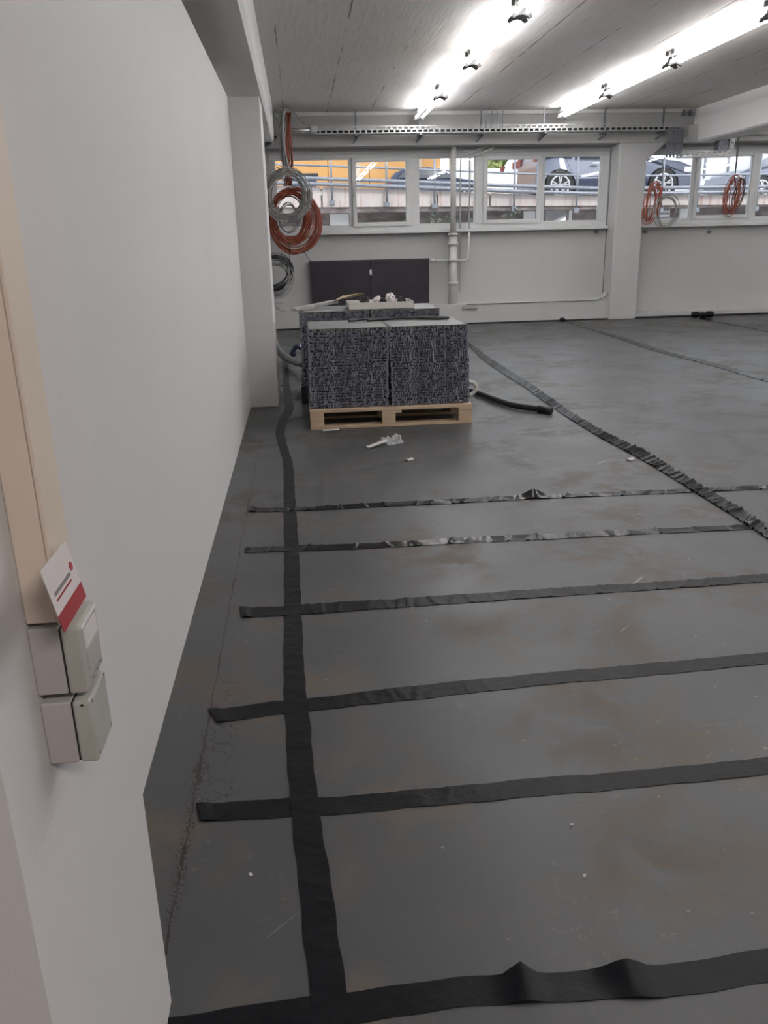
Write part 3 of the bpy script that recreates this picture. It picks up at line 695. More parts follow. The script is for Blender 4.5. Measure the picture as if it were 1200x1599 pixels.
# crumpled clear wrapper and small litter on the floor
random.seed(21)
def sheet(cx, cy, w, d, rot, amp, mat, name, label, cat, group=None, n=10, taper=0):
    m = MB()
    for j in range(n+1):
        for i in range(n+1):
            u = (i/n-.5); v = (j/n-.5)
            ww = w; dd = d*(1-taper*(1-i/n))
            x = u*ww; y = v*dd; z = .004 + amp*random.random()*(1-abs(2*v)**2)
            m.v.append((cx+x*math.cos(rot)-y*math.sin(rot), cy+x*math.sin(rot)+y*math.cos(rot), z))
    for j in range(n):
        for i in range(n): a = j*(n+1)+i; m.f.append((a, a+1, a+n+2, a+n+1))
    return m.build(name, mat, None, label=label, cat=cat, group=group)
sheet(.56, 5.33, .13, .12, .5, .06, 'film', 'plastic_wrapper', 'crumpled clear plastic wrapper on the floor in front of the pallet', 'wrapper')
MB().bar((.39, 5.19, .012), (.52, 5.28, .03), .028, .010).build('paper_strip', 'paper', None, bevel=.002, label='white paper strip sticking out of the clear wrapper on the floor', cat='paper')
c = onz(517, 672, 0); sheet(c.x, c.y, .12, .05, .1, .008, 'paper', 'paper_scrap', 'thin white scrap at the front edge of the wooden pallet', 'scrap')
for px, py, s in ((985, 718, 'beside the long diagonal strip'), (640, 719, 'in front of the pallet, left of the open floor')):
    c = onz(px, py, 0); sheet(c.x, c.y, .05, .03, .6, .015, 'paper', 'paper_scrap', 'tiny white scrap on the floor '+s, 'scrap')
for i, (px, py, s) in enumerate(((893, 1289, 'just below the second strip from the front'), (913, 1370, 'in the open bay near the front strip'), (392, 1368, 'near the crack, left of the long strip'))):
    c = onz(px, py, 0); sheet(c.x, c.y, .009, .006, i, .003, 'paper', 'paint_fleck', 'tiny white fleck on the floor '+s, 'scrap')

# ------------------------------------------------------------------ black film strips
def ribbon(L, R, name, label, z=.0010, amp=.0016, edge=.5, mat='foil', seed=0, bumps=(), step=.018, nw=5, ripple=0, curl=None, group=None, rg=0, rs=(.02, .075)):
    """L and R: matching lists of floor points (left and right border). Makes a wrinkled film with real relief."""
    rnd = random.Random(seed)
    L = [Vector((p.x, p.y, 0)) for p in L]; R = [Vector((p.x, p.y, 0)) for p in R]
    L = smooth_path(L, 8); R = smooth_path(R, 8)
    # resample by length
    acc = [0]
    for i in range(1, len(L)): acc.append(acc[-1] + (((L[i]+R[i])-(L[i-1]+R[i-1]))*.5).length)
    tot = acc[-1]; n = max(4, int(tot/step)); n = min(n, 1300)
    def at(A, s):
        for i in range(1, len(A)):
            if acc[i] >= s or i == len(A)-1:
                t = (s-acc[i-1])/max(1e-9, acc[i]-acc[i-1]); return A[i-1].lerp(A[i], min(1, max(0, t)))
    ph = [rnd.uniform(0, 6.28) for _ in range(12)]
    m = MB()
    ridges = []
    if rg:
        q = 0.0
        while q < tot:
            ridges.append((q, rnd.uniform(.35, 1)*rg, rnd.uniform(-.035, .035), rnd.uniform(.004, .009))); q += rnd.uniform(*rs)
    import bisect
    rq = [a[0] for a in ridges]
    def ridge(s, t):
        i = bisect.bisect(rq, s); v = 0
        for a in ridges[max(0, i-3):i+3]:
            d = (s - a[0] - a[2]*(t-.5))/a[3]
            if abs(d) < 3: v = max(v, a[1]*math.exp(-d*d))
        return v
    hs = [rnd.uniform(0, 1) for _ in range(n+2)]
    for k in range(n+1):
        s = tot*k/n; a = at(L, s); b = at(R, s)
        wv = .0012*math.sin(s*21+ph[0]) + .0012*math.sin(s*47+ph[1])
        for j in range(nw+1):
            t = j/nw; p = a.lerp(b, t)
            side = (b-a).normalized()
            e = abs(2*t-1)
            zz = z + (ridge(s, t) if rg else 0) + amp*(.3+.35*math.sin(s*9+ph[2]+t*2)+.3*math.sin(s*31+ph[3]-t*3))*.6 + amp*.35*hs[k]*(.5+.5*e)
            if ripple: zz += ripple*(.5+.5*math.sin(s*62+ph[4]+t*2.2+2*math.sin(s*5)))*(.5+.5*math.sin(s*3.1+ph[5]))
            for (sb, hb, wb) in bumps:
                g = math.exp(-((s-sb)/wb)**2); zz += hb*g*(1-.75*t)
            q = p + side*wv*(1 if e > .9 else .3)
            m.v.append((q.x, q.y, zz))
    W = nw+1
    for k in range(n):
        for j in range(nw): i = k*W+j; m.f.append((i, i+1, i+W+1, i+W))
    # skirt to the floor so the film has an edge
    edge0 = len(m.v)
    idx = [k*W for k in range(n+1)] + [n*W+j for j in range(1, W)] + [k*W+nw for k in range(n-1, -1, -1)] + [j for j in range(nw-1, 0, -1)]
    for i in idx: m.v.append(m.v[i])
    base = len(m.v)
    for i in idx: x, y, zz = m.v[i]; m.v.append((x, y, .0003))
    for q in range(len(idx)): q2 = (q+1) % len(idx); m.f.append((edge0+q, edge0+q2, base+q2, base+q))
    if curl:   # folded up end
        a, b = L[0], R[0]; d = ((L[1]+R[1])-(L[0]+R[0])).normalized()
        i0 = len(m.v)
        for q, (o, zz) in enumerate(((0, z), (-.010, z+curl*.6), (-.004, z+curl), (.012, z+curl*.9), (.03, z+curl*.3))):
            m.v.append(tuple(a+d*o+Vector((0, 0, zz)))); m.v.append(tuple(b+d*o+Vector((0, 0, zz))))
        for q in range(4): m.f.append((i0+2*q, i0+2*q+1, i0+2*q+3, i0+2*q+2))
    o = m.build(name, mat, None, label=label, cat='film strip', group=group)
    for k, p in enumerate(o.data.polygons): p.use_smooth = k < n*nw
    return o
def strip_px(top, bot, **k):   # border pixel lists read off the photograph, laid on the floor plane
    return ribbon([onz(*p) for p in top], [onz(*p) for p in bot], 'film_strip', **k)
G = 'cross strips of black film'
strip_px([(255, 1590), (485, 1557), (600, 1542), (750, 1524), (860, 1519), (1000, 1511), (1100, 1498), (1200, 1482), (1330, 1462)],
         [(270, 1636), (485, 1608), (600, 1592), (750, 1571), (880, 1565), (1020, 1559), (1110, 1549), (1200, 1535), (1330, 1514)],
         label='wide black film strip nearest the camera, with two raised folds', mat='foilmat', seed=1, bumps=((.635, .030, .022), (.835, .024, .034)), group=G)
strip_px([(312, 1256), (450, 1247), (520, 1245), (600, 1238), (700, 1229), (850, 1215), (1000, 1203), (1200, 1183), (1330, 1170)],
         [(318, 1283), (450, 1277), (520, 1273), (600, 1266), (700, 1257), (850, 1243), (1000, 1230), (1200, 1210), (1330, 1196)],
         label='black film cross strip, second from the camera, left end at the cracked joint', mat='foilmat', seed=2, rg=.0012, step=.01, curl=.005, group=G)
strip_px([(330, 1109), (440, 1095), (520, 1087), (600, 1077), (700, 1066), (850, 1051), (1000, 1038), (1200, 1019), (1330, 1007)],
         [(343, 1129), (440, 1116), (520, 1107), (600, 1098), (700, 1087), (850, 1070), (1000, 1057), (1200, 1037), (1330, 1025)],
         label='black film cross strip, third from the camera, left end folded up', seed=3, mat='foilmat', rg=.002, step=.01, curl=.006, group=G)
strip_px([(378, 950), (445, 947), (520, 941), (600, 937), (700, 930), (850, 920), (1000, 911), (1200, 897), (1330, 888)],
         [(382, 965), (445, 962), (520, 957), (600, 951), (700, 944), (850, 933), (1000, 923), (1200, 909), (1330, 899)],
         label='black film cross strip, fourth from the camera, short curled left end', seed=4, mat='foilmat', amp=.003, rg=.004, step=.01, curl=.008, group=G)
strip_px([(383, 856), (445, 853), (520, 851), (600, 847), (700, 841), (850, 834), (1000, 827), (1180, 819), (1330, 812)],
         [(383, 864), (445, 862), (520, 860), (600, 856), (700, 850), (850, 843), (1000, 835), (1180, 827), (1330, 820)],
         label='creased black film cross strip, fifth from the camera', seed=5, amp=.004, rs=(.04, .17), rg=.007, step=.009, group=G)
strip_px([(391, 793), (445, 793), (520, 790), (600, 785), (700, 780), (850, 773), (1000, 767), (1200, 758), (1330, 753)],
         [(391, 800), (445, 799), (520, 796), (600, 792), (700, 787), (850, 779), (1000, 773), (1200, 764), (1330, 759)],
         label='creased black film cross strip farthest from the camera, lump near its middle', seed=6, amp=.005, rs=(.04, .17), rg=.008, step=.009, bumps=((1.48, .035, .05),), curl=.010, group=G)
# long lengthwise strip along the left wall
strip_px([(440.5, 560), (442, 596), (444.5, 629), (445, 640), (436, 655), (431, 672), (431.5, 684), (437, 704), (443, 728), (443.5, 790), (444, 860), (444, 944), (443, 1040), (443.5, 1075), (444.5, 1101), (452, 1239), (457.5, 1290), (471, 1428), (485, 1555), (494, 1640)],
         [(450.5, 560), (452, 596), (458, 629), (458.5, 640), (450, 655), (445, 672), (446, 684), (451, 704), (458, 728), (462, 790), (467, 860), (470.5, 944), (475, 1040), (478, 1075), (481.5, 1101), (495, 1239), (503, 1290), (524.5, 1428), (542.6, 1555), (555, 1640)],
         label='long black film strip running lengthwise beside the left wall, wavy at its far end', mat='foilmat', z=.0020, amp=.0015, seed=7, step=.012, rg=.0015)
strip_px([(731, 533), (760, 556), (800, 582), (830, 601), (860, 622), (905, 652), (960, 683), (1010, 706), (1050, 731), (1100, 761), (1150, 791), (1200, 824), (1290, 885)],
         [(731, 539), (754, 562), (792, 588), (822, 607), (850, 628), (895, 658), (945, 688), (992, 713), (1035, 738), (1083, 768), (1133, 799), (1187, 834), (1275, 897)],
         label='long rippled black film strip running from the pallet to the right edge', z=.004, amp=.004, seed=8, step=.009, rg=.014)
strip_px([(879, 499), (962, 523), (1033, 546.5), (1117, 567.5), (1200, 591), (1300, 620)],
         [(876.5, 500.8), (957.3, 526.6), (1028.3, 550), (1112.3, 571.6), (1195.3, 595.7), (1295, 625.3)],
         label='narrow black film strip starting at the wall left of the column', z=.003, amp=.003, seed=9, step=.012, rs=(.06, .3), rg=.012)
strip_px([(1098, 495.5), (1160, 506.5), (1200, 514), (1300, 532)], [(1092, 498.5), (1154, 509.5), (1194, 517.5), (1294, 536)],
         label='narrow black film strip starting under the right windows', z=.003, amp=.003, seed=10, step=.012, rs=(.06, .3), rg=.012)
crumple((4.15, 12.93, 0), .055, 'foilmat', 'film_bundle', 'small knot of black film at the wall foot left of the column', 'film bundle', .6, None, 8)
bd = empty('film_bundle', (6.45, 12.87, 0), 'rolled bundle of black film at the wall foot under the right windows', 'film bundle')
for k, (dx, r) in enumerate(((-.12, .05), (0, .042), (.12, .05))):
    rr = random.Random(30+k); m = MB()
    m.tube([(6.45+dx-.06, 12.87, r), (6.45+dx-.03, 12.865, r*1.05), (6.45+dx+.03, 12.875, r), (6.45+dx+.06, 12.87, r*.9)], [r*.7, r, r*.95, r*.75], 9)
    m.build('film_roll', 'foilmat', bd)

# ------------------------------------------------------------------ hanging cable coils
def coil(m, c, rx, rz, n, r, spread=.04, depth=.06, seed=0, segs=36, tilt=0.0, bias=(0, 0), rot=0):
    rnd = random.Random(seed); c = Vector(c)
    for k in range(n):
        s = rnd.uniform(-1, 1)*spread; a = rx+s+rnd.uniform(-.02, .02); b = rz+s+rnd.uniform(-.02, .02)
        ox = rnd.uniform(-.015, .015)+bias[0]*s; oz = rnd.uniform(-.015, .015)+bias[1]*s; oy = rnd.uniform(-1, 1)*depth; ph = rnd.uniform(0, 6.28); rk = rot+rnd.uniform(-.12, .12)
        w2 = rnd.uniform(-.03, .03); p2 = rnd.uniform(0, 6.28)
        pts = []
        for i in range(segs):
            t = 2*PI*i/segs; g = 1+w2*math.sin(3*t+p2)
            x = a*g*math.cos(t)+ox; z = b*g*math.sin(t)+oz; y = oy+.03*math.sin(t*2+ph)+.03*math.sin(t+p2)
            pts.append(c + Vector((x*math.cos(rk)-z*math.sin(rk), y, x*math.sin(rk)+z*math.cos(rk))))
        m.tube(pts, r, 5, closed=True)
    return m
YC = 12.35
def P3(px, py, Y=YC): return ony(px, py, Y)
def vbundle(m, pts_px, n, r, spread, seed=0, Y=YC):
    rnd = random.Random(seed)
    for k in range(n):
        o = [rnd.uniform(-1, 1)*spread for _ in pts_px]; oy = rnd.uniform(-.05, .05); o0 = rnd.uniform(-1, 1)
        pts = [ony(px, py, Y+oy) + Vector((o0*spread+.35*o[i], 0, 0)) for i, (px, py) in enumerate(pts_px)]
        m.tube(smooth_path(pts, 5), r, 5)
    return m
# orange coil
oc = empty('cable_coil', tuple(P3(457, 340)), 'large orange cable coil hanging left of the windows, lowest of the bright coils', 'cable coil')
c = P3(457, 342); k = (P3(498, 342)-P3(457, 342)).x; kz = (P3(457, 285)-P3(457, 342)).z
coil(MB(), (c.x, YC, c.z), k-.085, kz-.115, 44, .0062, .075, .08, 1, 40, bias=(.5, -.45)).build('coil_loops', 'orange', oc, smooth=True)
vbundle(MB(), [(449, 176), (449, 200), (450, 225), (452, 255), (450, 290)], 16, .0075, .05, 2).build('hanging_cables', 'orange', oc, smooth=True)
MB().tube([P3(452, 378)+Vector((0, -.09, 0)), P3(452.5, 400)+Vector((0, -.09, 0)), P3(453, 412)+Vector((0, -.03, 0))], .004, 5).build('cable_tie', 'darkc', oc)
MB().tube([P3(466, 378)+Vector((0, -.09, 0)), P3(476, 395)+Vector((0, -.07, 0)), P3(488, 411)+Vector((0, .0, 0))], .004, 5).build('cable_tie', 'darkc', oc)
# grey coil in front
gc = empty('cable_coil', tuple(P3(448, 305, YC-.16)), 'grey cable coil hanging in front of the large orange one', 'cable coil')
c = P3(448, 305, YC-.16); k = (P3(485, 305)-P3(448, 305)).x; kz = (P3(448, 262)-P3(448, 305)).z
coil(MB(), (c.x, YC-.16, c.z), k-.06, kz-.055, 26, .0058, .055, .06, 5, 40, rot=-.18).build('coil_loops', 'greyc', gc, smooth=True)
vbundle(MB(), [(441, 172), (440, 195), (440, 220), (443, 245), (447, 264)], 14, .008, .045, 6, YC-.10).build('hanging_cables', 'greyc', gc, smooth=True)
MB().tube(smooth_path([P3(437, 180), P3(430, 172), P3(428, 180), P3(433, 190), P3(438, 196)], 6), .008, 6).build('cable_loop', 'greyc', gc, smooth=True)
MB().tube(smooth_path([P3(436, 172), P3(445, 167), P3(455, 172), P3(468, 186), P3(478, 196)], 6), .012, 6).build('cable_loop', 'greyc', gc, smooth=True)
# small inner ring seen through the coils
ir = coil(MB(), tuple(P3(450, 340, YC+.12)), .13, .20, 3, .007, .01, .02, 9, 30).build('cable_coil', 'greyc', None, smooth=True, label='thin grey cable ring seen through the openings of both coils', cat='cable coil')
# dark coil low, half behind the pilaster
dc = empty('cable_coil', tuple(P3(432, 430)), 'black and grey cable coil half hidden behind the pilaster, under the orange one', 'cable coil')
c = P3(430, 430)
coil(MB(), (c.x-.02, YC, c.z+.03), .27, .22, 15, .0062, .06, .05, 12, 36, rot=.5).build('coil_loops', 'darkc', dc, smooth=True)
coil(MB(), (c.x-.03, YC-.02, c.z-.03), .24, .23, 18, .0058, .045, .05, 13, 36, rot=.3).build('coil_loops', 'greyc', dc, smooth=True)
for i, pl in enumerate(([(421, 466), (430, 473), (443, 474)], [(422, 470), (432, 478), (440, 487)], [(424, 472), (434, 482), (447, 486)])):
    MB().tube(smooth_path([P3(*p) for p in pl], 5), .006, 5).build('cable_end', 'greyc', dc, smooth=True)
MB().tube(smooth_path([(XW+.01, 11.9, 2.50), (-.40, 12.1, 2.53), (-.30, 12.25, 2.60), (-.22, 12.35, 2.68)], 6), .028, 8).build('cable', 'darkc', None, smooth=True, label='thick black cable under the end of the left beam', cat='cable')
# coils in front of the second window
Y2 = 12.55
def P4(px, py, Y=Y2): return ony(px, py, Y)
a = empty('cable_coil', tuple(P4(1024, 317)), 'flattened red-orange cable coil hanging right of the column', 'cable coil')
c = P4(1020, 317)
coil(MB(), (c.x-.02, Y2, c.z), .085, .26, 10, .006, .035, .05, 21, 34, rot=-.12).build('coil_loops', 'orange', a, smooth=True)
vbundle(MB(), [(1034, 292), (1032, 305), (1030, 325), (1027, 340)], 7, .0085, .03, 22, Y2-.05).build('cable_strand', 'orange', a, smooth=True)
b = empty('cable_coil', tuple(P4(1040, 330, Y2-.1)), 'thin grey cable coil hanging overlapping the red-orange one beside the column', 'cable coil')
c = P4(1041, 330, Y2-.1)
coil(MB(), (c.x, Y2-.1, c.z), .165, .215, 7, .005, .016, .03, 23, 34).build('coil_loops', 'greyc', b, smooth=True)
for dx in (-1.5, 1.5):
    MB().tube([P4(1037+dx, 243), P4(1036, 270), P4(1034, 292)], .004, 5).build('hanging_cord', 'darkc', a)
a = empty('cable_coil', tuple(P4(1143, 305)), 'loose dark red cable coil hanging on a long cord before the right sash', 'cable coil')
c = P4(1143, 305, 12.4)
coil(MB(), (c.x, 12.4, c.z), .105, .24, 14, .0048, .07, .05, 25, 34, rot=-.15).build('coil_loops', 'orange', a, smooth=True)
c2 = P4(1156, 300, 12.45)
coil(MB(), (c2.x, 12.45, c2.z), .06, .20, 5, .005, .02, .04, 26, 34, rot=-.1).build('coil_loops', 'darkc', a, smooth=True)
for dx in (-1.5, 1.5):
    MB().tube([(6.49+dx*.01, 12.4, ZC), P4(1154+dx, 206, 12.4), P4(1152+dx*.6, 240, 12.4), P4(1148, 279, 12.4)], .006, 5).build('hanging_cord', 'darkc', a)
# small hooks at the right beam
for dx in (0, .10):
    MB().box((5.86+dx, YB-.09, 2.97), (5.90+dx, YB-.03, 3.05)).build('ceiling_hook', 'dgalv', None, bevel=.004, label='small dark clamp at the ceiling corner of the right beam, ' + ('left one' if dx == 0 else 'right one'), cat='clamp', group='clamps at the right beam end')

# ------------------------------------------------------------------ outdoors
YD = 20.0
# lower yard, retaining wall
box('ground', (-30, 13.75, .35), (60, 20.9, .55), 'asphalt', kind='structure')
oa = ony(853, 330, 20.9).x; ob = ony(890, 330, 20.9).x
m = MB().box((-30, 20.9, .35), (oa, 21.2, 2.06)); m.box((ob, 20.9, .35), (60, 21.2, 2.06)); m.build('retaining_wall', 'rough', kind='structure')
box('garage_back_wall', (oa-3, 24.6, .35), (ob+4, 24.8, 2.06), 'white_out', kind='structure')
box('ground', (oa-3, 20.9, .35), (ob+4, 24.8, .55), 'asphalt', kind='structure')
gl_ = bpy.data.lights.new('garage_fill_light', 'AREA'); gl_.shape = 'RECTANGLE'; gl_.size = 3; gl_.size_y = .3; gl_.energy = 45  # unseen light added to brighten the space behind the opening
glo = bpy.data.objects.new('garage_fill_light', gl_); COL.objects.link(glo); glo.location = ((oa+ob)/2, 22.2, 2.04)
# ramp: edge height measured along the slab
tops = [(-6, 2.74), (.3, 2.50), (3.55, 2.34), (5.2, 2.25), (7.2, 2.165), (9.5, 2.15), (20, 2.12)]
def ztop(x):
    for (xa, za), (xb, zb) in zip(tops, tops[1:]):
        if x <= xb: return za+(zb-za)*(x-xa)/(xb-xa)
    return tops[-1][1]
def zbot(x): return 2.055-.013*x if x < 12 else 1.9
m = MB(); xs = [-20, -6, .3, 3.55, 5.2, 7.2, 9.5, 20, 50]
for x in xs:
    for y, dz in ((20.25, -.03), (24, -.03), (30, .25), (48, 1.0), (70, 1.1)):
        m.v.append((x, y, ztop(x) + dz + (0 if y < 29 else (2.25-ztop(x))*.6)))
for i in range(len(xs)-1):
    for j in range(4): a = i*5+j; m.f.append((a, a+5, a+6, a+1))
m.build('ground', 'asphalt', kind='structure')
rp = empty('ramp_parapet', (4, YD, 1.9), kind='structure')
seams = [-4.2, -2.6, -1.0, .62, 1.30, 3.30, 4.55, 5.85, 7.6, 9.5, 11.5, 13.5, 15.5]
for a, b in zip(seams, seams[1:]):
    p = [(a+.02, YD, zbot(a)), (b-.02, YD, zbot(b)), (b-.02, YD, ztop(b)), (a+.02, YD, ztop(a))]
    MB().prism(p, (0, .25, 0)).build('concrete_panel', 'slab', rp, bevel=.01)
MB().prism([(-5, YD+.05, 1.95), (16, YD+.05, 1.85), (16, YD+.05, 2.05), (-5, YD+.05, 2.4)], (0, .9, 0)).build('slab_core', 'rough', rp)
# steel railing
rl = empty('steel_railing', (4, YD-.12, 2.2), 'galvanised tube railing on the ramp edge outside the windows', 'railing')
def rail(off, r, x0=-4, x1=15):
    pts = []
    x = x0
    while x <= x1: pts.append((x, YD-.10, ztop(x)+off)); x += 1.0
    MB().tube(pts, r, 8).build('rail_tube', 'dgalv', rl, smooth=True)
rail(.44, .022); rail(.17, .040); rail(.055, .045)
for px in (405, 518, 604, 679, 804, 902, 1035, 1092, 1185, 1260):
    c = ony(px, 290, YD-.1)
    MB().cyl((c.x, YD-.10, ztop(c.x)-.32), (c.x, YD-.10, ztop(c.x)+.95), .026, 8).build('railing_post', 'dgalv', rl, smooth=True)
    MB().box((c.x-.06, YD-.13, ztop(c.x)-.38), (c.x+.06, YD, ztop(c.x)-.28)).build('post_foot', 'dgalv', rl, bevel=.005)
# cars
def arc(cx, cz, r, a0, a1, n=8): return [(cx+r*math.cos(a0+(a1-a0)*i/n), cz+r*math.sin(a0+(a1-a0)*i/n)) for i in range(n+1)]
def car(name, x, y, z, s, paint, label, L=4.4, Hh=1.5, wr=.33, ro=1.0, tz=.72):
    """s=+1: front towards +x. Profile along x, extruded across y."""
    root = empty(name, (x, y, z), label, 'car')
    fx, bx = L*.31, -L*.28
    ar = wr+.06
    prof = [(-L/2, .45), (-L/2+.03, .30), (bx-ar, .22)] + arc(bx, wr-.02, ar, PI, 0)[0:] + [(bx+ar, .22), (fx-ar, .22)] + arc(fx, wr-.02, ar, PI, 0) + [(fx+ar, .24), (L/2-.05, .28), (L/2, .50), (L/2-.06, .72), (L/2-.45, .86), (L*.20, .98), (L*.02, Hh-.06), (-L*.08, Hh), (-L*.30, Hh-.03), (-L*.42, Hh-.20), (-L*.47, 1.0), (-L*.49, .80)]
    lim = bx-ar-.02
    def U(u): return u if u > lim else lim+(u-lim)*ro
    prof = [(U(u), zz) for u, zz in prof]
    def hw(zz): return .88 if zz < .95 else .88-.26*(zz-.95)/(Hh-.95)
    m = MB(); n = len(prof); i = 0
    for sy in (-1, 1):
        for (u, zz) in prof: m.v.append((x+s*u, y+sy*hw(zz), z+zz))
    m.f.append(tuple(range(n))); m.f.append(tuple(range(n, 2*n))[::-1])
    for k in range(n): k2 = (k+1) % n; m.f.append((k, k2, n+k2, n+k))
    m.build('car_body', paint, root)
    for sy in (-1, 1):
        for quad in (((-L*.40, 1.02), (-L*.20, 1.02), (-L*.20, Hh-.12), (-L*.33, Hh-.14)), ((-L*.185, 1.0), (-L*.01, .99), (-L*.01, Hh-.13), (-L*.185, Hh-.11)), ((L*.005, .99), (L*.16, .99), (L*.04, Hh-.16), (L*.005, Hh-.14))):
            mm = MB(); mm.prism([(x+s*u, y+sy*(hw(zz)+.004), z+zz) for u, zz in quad], (0, -sy*.02, 0)); mm.build('side_window', 'carglass', root)
        MB().box((x+s*U(-L/2+.02), y+sy*.60, z+tz), (x+s*U(-L/2+.22), y+sy*.885, z+tz+.18)).build('tail_lamp', 'tail', root)
        MB().box((x+s*(L/2-.32), y+sy*.60, z+.62), (x+s*(L/2-.05), y+sy*.885, z+.74)).build('head_lamp', 'pvc', root)
        MB().box((x+s*(-.10*L), y+sy*.87, z+.84), (x+s*(-.06*L), y+sy*.90, z+.87)).build('door_handle', 'alloy', root)
        MB().box((x+s*(bx+ar), y+sy*.86, z+.22), (x+s*(fx-ar), y+sy*.893, z+.50)).build('shade_skirt', 'cardark', root)  # lower body shade put in as a dark band; white car's dark skirt too
        for cx in (fx, bx):
            wx, wy, wz = x+s*cx, y+sy*.80, z+wr
            m = MB(); m.tube([(wx, wy-.10, wz), (wx, wy-.09, wz), (wx, wy+.09, wz), (wx, wy+.10, wz)], [wr*.90, wr, wr, wr*.90], 24)
            w = m.build('wheel', 'tyre', root, smooth=False)
            m = MB(); yo = wy+sy*.105
            m.tube([(wx+wr*.66*math.cos(t), yo, wz+wr*.66*math.sin(t)) for t in [2*PI*q/24 for q in range(24)]], .022, 6, closed=True)
            for q in range(5):
                for dd in (-.16, .16):
                    t = 2*PI*q/5+.3+dd; t0 = 2*PI*q/5+.3
                    m.bar((wx+.04*math.cos(t0), yo, wz+.04*math.sin(t0)), (wx+wr*.66*math.cos(t), yo, wz+wr*.66*math.sin(t)), .03, .028)
            m.cyl((wx, yo-.02, wz), (wx, yo+.02, wz), .055, 12)
            m.build('wheel_rim', 'alloy', w)
    return root
wp = ony(875, 290, 20.85); wq = ony(1036, 291, 20.85)
Lc = (wq.x-wp.x)/.59
car('parked_car', wp.x+Lc*.28, 21.75, wp.z-.35, 1, 'carblue', 'large grey-blue car with spoked alloy wheels parked on the ramp behind the column', Lc, 1.62, .35, ro=.35, tz=.92)
car('parked_car', 6.15, 38.0, 2.78, 1, 'cardark', 'dark blue car far across the yard, seen between the drain pipe and the yellow building', 4.3, 1.45)
car('parked_car', 8.0, 25.2, 2.28, 1, 'carwhite', 'white car standing left behind the large grey-blue car', 3.6, 1.5, tz=.85)
car('parked_car', 14.4, 24.2, 2.10, -1, 'carblue', 'grey-blue car at the far right beyond the hanging red coil', 4.4, 1.5)
car('parked_car', 7.5, 22.6, .55, -1, 'carwhite', 'white car in the opening below the ramp, only roof and windscreen in view', 3.7, 1.38)
# building and objects across the yard
bdg = empty('yellow_building', (3.5, 34, 2.9), 'orange-yellow clad building across the yard behind the railing', 'building')
xw = -6.0; k = 0
while xw < 6.7:
    x2 = min(xw+1.9, 6.85)
    MB().box((xw+.015, 40.5, 2.6), (x2-.015, 40.8, 6.2)).build('cladding_panel', 'ochre', bdg); xw = x2; k += 1
MB().box((-6, 40.44, 5.05), (3.2, 40.5, 5.5)).build('fascia_band', 'ochre2', bdg)
for px in (560, 656, 706):
    c = ony(px, 270, 40.3)
    MB().box((c.x-.10, 40.25, 2.7), (c.x+.10, 40.5, 6.2)).build('cladding_post', 'brown', bdg)
MB().box((-6, 40.8, 2.6), (6.85, 46, 6.3)).build('building_core', 'ochre', bdg)
box('white_shed', (ony(737, 270, 39.5).x, 39.5, 3.0), (ony(748, 270, 39.5).x, 40.4, 7.2), 'white_out', label='narrow white shed wall right of the yellow building', cat='building', bevel=.02)
c0 = ony(762, 262, 52); c1 = ony(842, 262, 52)
MB().box((c0.x-1, 52, 2.5), (c1.x+14, 52.4, c0.z-.05)).build('garden_wall', 'white_out', None, label='long white boundary wall far behind the parked cars', cat='wall')
hd = MB(); rnd = random.Random(4)
for k in range(1100):
    cx = rnd.uniform(c0.x-.3, c1.x+5); cz = c0.z+rnd.uniform(-.1, 1.6); cy = 53+rnd.uniform(-.5, .5); r = rnd.uniform(.18, .36)
    n = Vector((rnd.uniform(-1, 1), rnd.uniform(-1, .2), rnd.uniform(-.3, 1))).normalized(); a = n.orthogonal().normalized(); b = n.cross(a)
    i = len(hd.v); hd.v += [tuple(Vector((cx, cy, cz))+a*r), tuple(Vector((cx, cy, cz))+b*r), tuple(Vector((cx, cy, cz))-a*r), tuple(Vector((cx, cy, cz))-b*r+n*.1)]
    hd.f.append((i, i+1, i+2, i+3))
hd.build('hedge', 'hedge', None, label='pale green sunlit hedge behind the white boundary wall', cat='hedge')
# white van and lower things
vn = empty('white_van', (13, 26.5, 2.2), 'pale lilac-white van seen behind the hanging red coil', 'van')
vx = ony(1090, 260, 26).x
MB().prism([(vx, 26, 2.55), (vx+5.2, 26, 2.55), (vx+5.2, 26, 3.3), (vx+4.7, 26, 3.9), (vx+4.1, 26, 4.6), (vx, 26, 4.7)], (0, 1.9, 0)).build('van_body', 'carwhite', vn, bevel=.05)
for q in range(5): MB().box((vx+.2+q*.75, 25.97, 2.9), (vx+.26+q*.75, 26.0, 4.6)).build('body_rib', 'dgalv', vn)
for cx in (.9, 4.2): MB().cyl((vx+cx, 25.95, 2.55), (vx+cx, 26.25, 2.55), .36, 18).build('wheel', 'tyre', vn)
for a_, b_, s in ((515, 545, 'seen through the leftmost pane'), (820, 838, 'seen at the lower corner of the second sash'), (1065, 1079, 'seen just right of the grey coil'), (892, 896, 'narrow, beside the opening with the white car')):
    ca = ony(a_, 326, 20.7); cb = ony(b_, 326, 20.7)
    MB().box((ca.x, 20.78, .56), (cb.x, 20.84, 2.03)).build('bright_opening_panel', 'white_out', None, label='upright white panel standing in for the brightness of an opening in the retaining wall, '+s, cat='board', bevel=.005)  # white panels imitate bright openings to the yard beyond
hb = empty('air_unit', (0, 0, 0)); ca = ony(1024, 330, 20.4); cb = ony(1050, 330, 20.4); hb.location = (ca.x, 20.5, .56)
tag(hb, 'white louvred unit on the lower yard behind the grey coil', 'unit')
MB().box((ca.x, 20.5, .56), (cb.x, 20.85, 1.98)).build('unit_body', 'white_out', hb, bevel=.01)
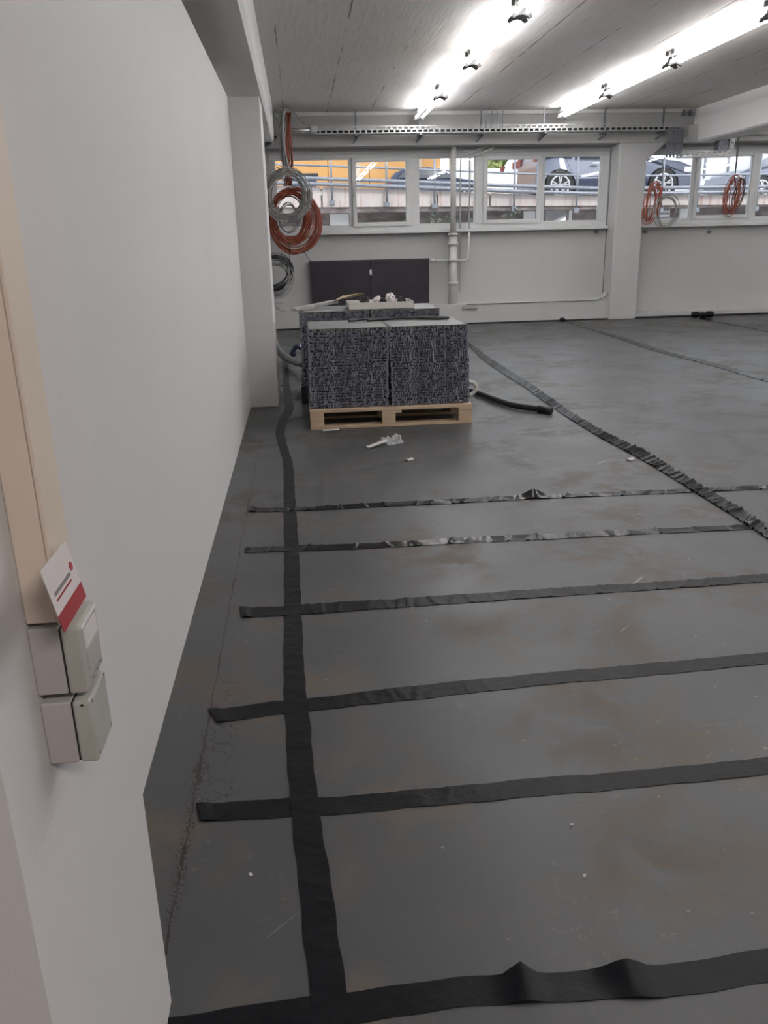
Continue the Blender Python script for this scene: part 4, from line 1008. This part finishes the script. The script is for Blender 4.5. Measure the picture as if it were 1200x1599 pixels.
for q in range(8): MB().box((ca.x+.03, 20.47, 1.2+q*.09), (cb.x-.03, 20.5, 1.24+q*.09)).build('louvre', 'dgalv', hb)
def shrub(x, y, z, w, h, seed, label, mat='dleaf', stems=True):
    rnd = random.Random(seed); r = empty('shrub', (x, y, z), label, 'shrub', 'dark shrubs on the lower yard')
    m = MB()
    for k in range(160):
        p = Vector((x+rnd.gauss(0, w*.33), y+rnd.gauss(0, .12), z+h*(.35+.65*rnd.random()**.7)*(1-.35*rnd.random())))
        n = Vector((rnd.uniform(-1, 1), rnd.uniform(-1, 1), rnd.uniform(-.2, 1))).normalized(); a = n.orthogonal().normalized(); b = n.cross(a); q = rnd.uniform(.03, .07)
        i = len(m.v); m.v += [tuple(p+a*q), tuple(p+b*q*.6), tuple(p-a*q), tuple(p-b*q*.6)]; m.f.append((i, i+1, i+2, i+3))
    m.build('foliage', mat, r)
    m = MB()
    for k in range(4): m.tube([(x+rnd.uniform(-.1, .1), y, z), (x+rnd.uniform(-w*.3, w*.3), y, z+h*.8)], .012, 5)
    m.build('stems', 'brown', r)
for i, px in enumerate((575, 640, 680, 708, 744, 800)):
    c = ony(px, 345, 19.0); shrub(c.x, 19.0, .56, .34, 1.28+.05*(i % 3), 40+i, 'dark low shrub on the lower yard, ' + ['in the lower part of the first sash', 'left of the mullion beside the first sash', 'left of the drain pipe', 'right behind the drain pipe', 'right of the thin pipes', 'in the lower part of the second sash'][i])
wb = empty('waste_bin', (-.2, 22, 2.4), 'dark blue lidded waste bin behind the railing left of the yellow building posts', 'bin')
a_ = ony(440, 285, 21.8).x; b_ = ony(496, 285, 21.8).x; zt = ony(480, 276, 21.8).z
MB().prism([(a_+.05, 21.8, 2.45), (b_-.05, 21.8, 2.45), (b_, 21.8, zt), (a_, 21.8, zt)], (0, .8, 0)).build('bin_body', 'cardark', wb, bevel=.01)
MB().box((a_-.03, 21.76, zt), (b_+.03, 22.64, zt+.08)).build('bin_lid', 'blackp', wb, bevel=.02)
sh = MB(); rnd = random.Random(9); N = 14
for j in range(5):
    for i in range(N):
        t = 2*PI*i/N; r = .62*(1-j/4.3); sh.v.append((4.75+r*math.cos(t)*rnd.uniform(.85, 1.1), 20.8+.6*r*math.sin(t)*rnd.uniform(.85, 1.1), 2.2+.07*j+.02*rnd.random()))
for j in range(4):
    for i in range(N): sh.f.append((j*N+i, j*N+(i+1) % N, (j+1)*N+(i+1) % N, (j+1)*N+i))
sh.f.append(tuple(4*N+i for i in range(N))); sh.f.append(tuple(range(N))[::-1])
sh.build('sand_heap', 'sand', None, label='flat pale sand heap on the ramp edge left of the grey-blue car', cat='heap')
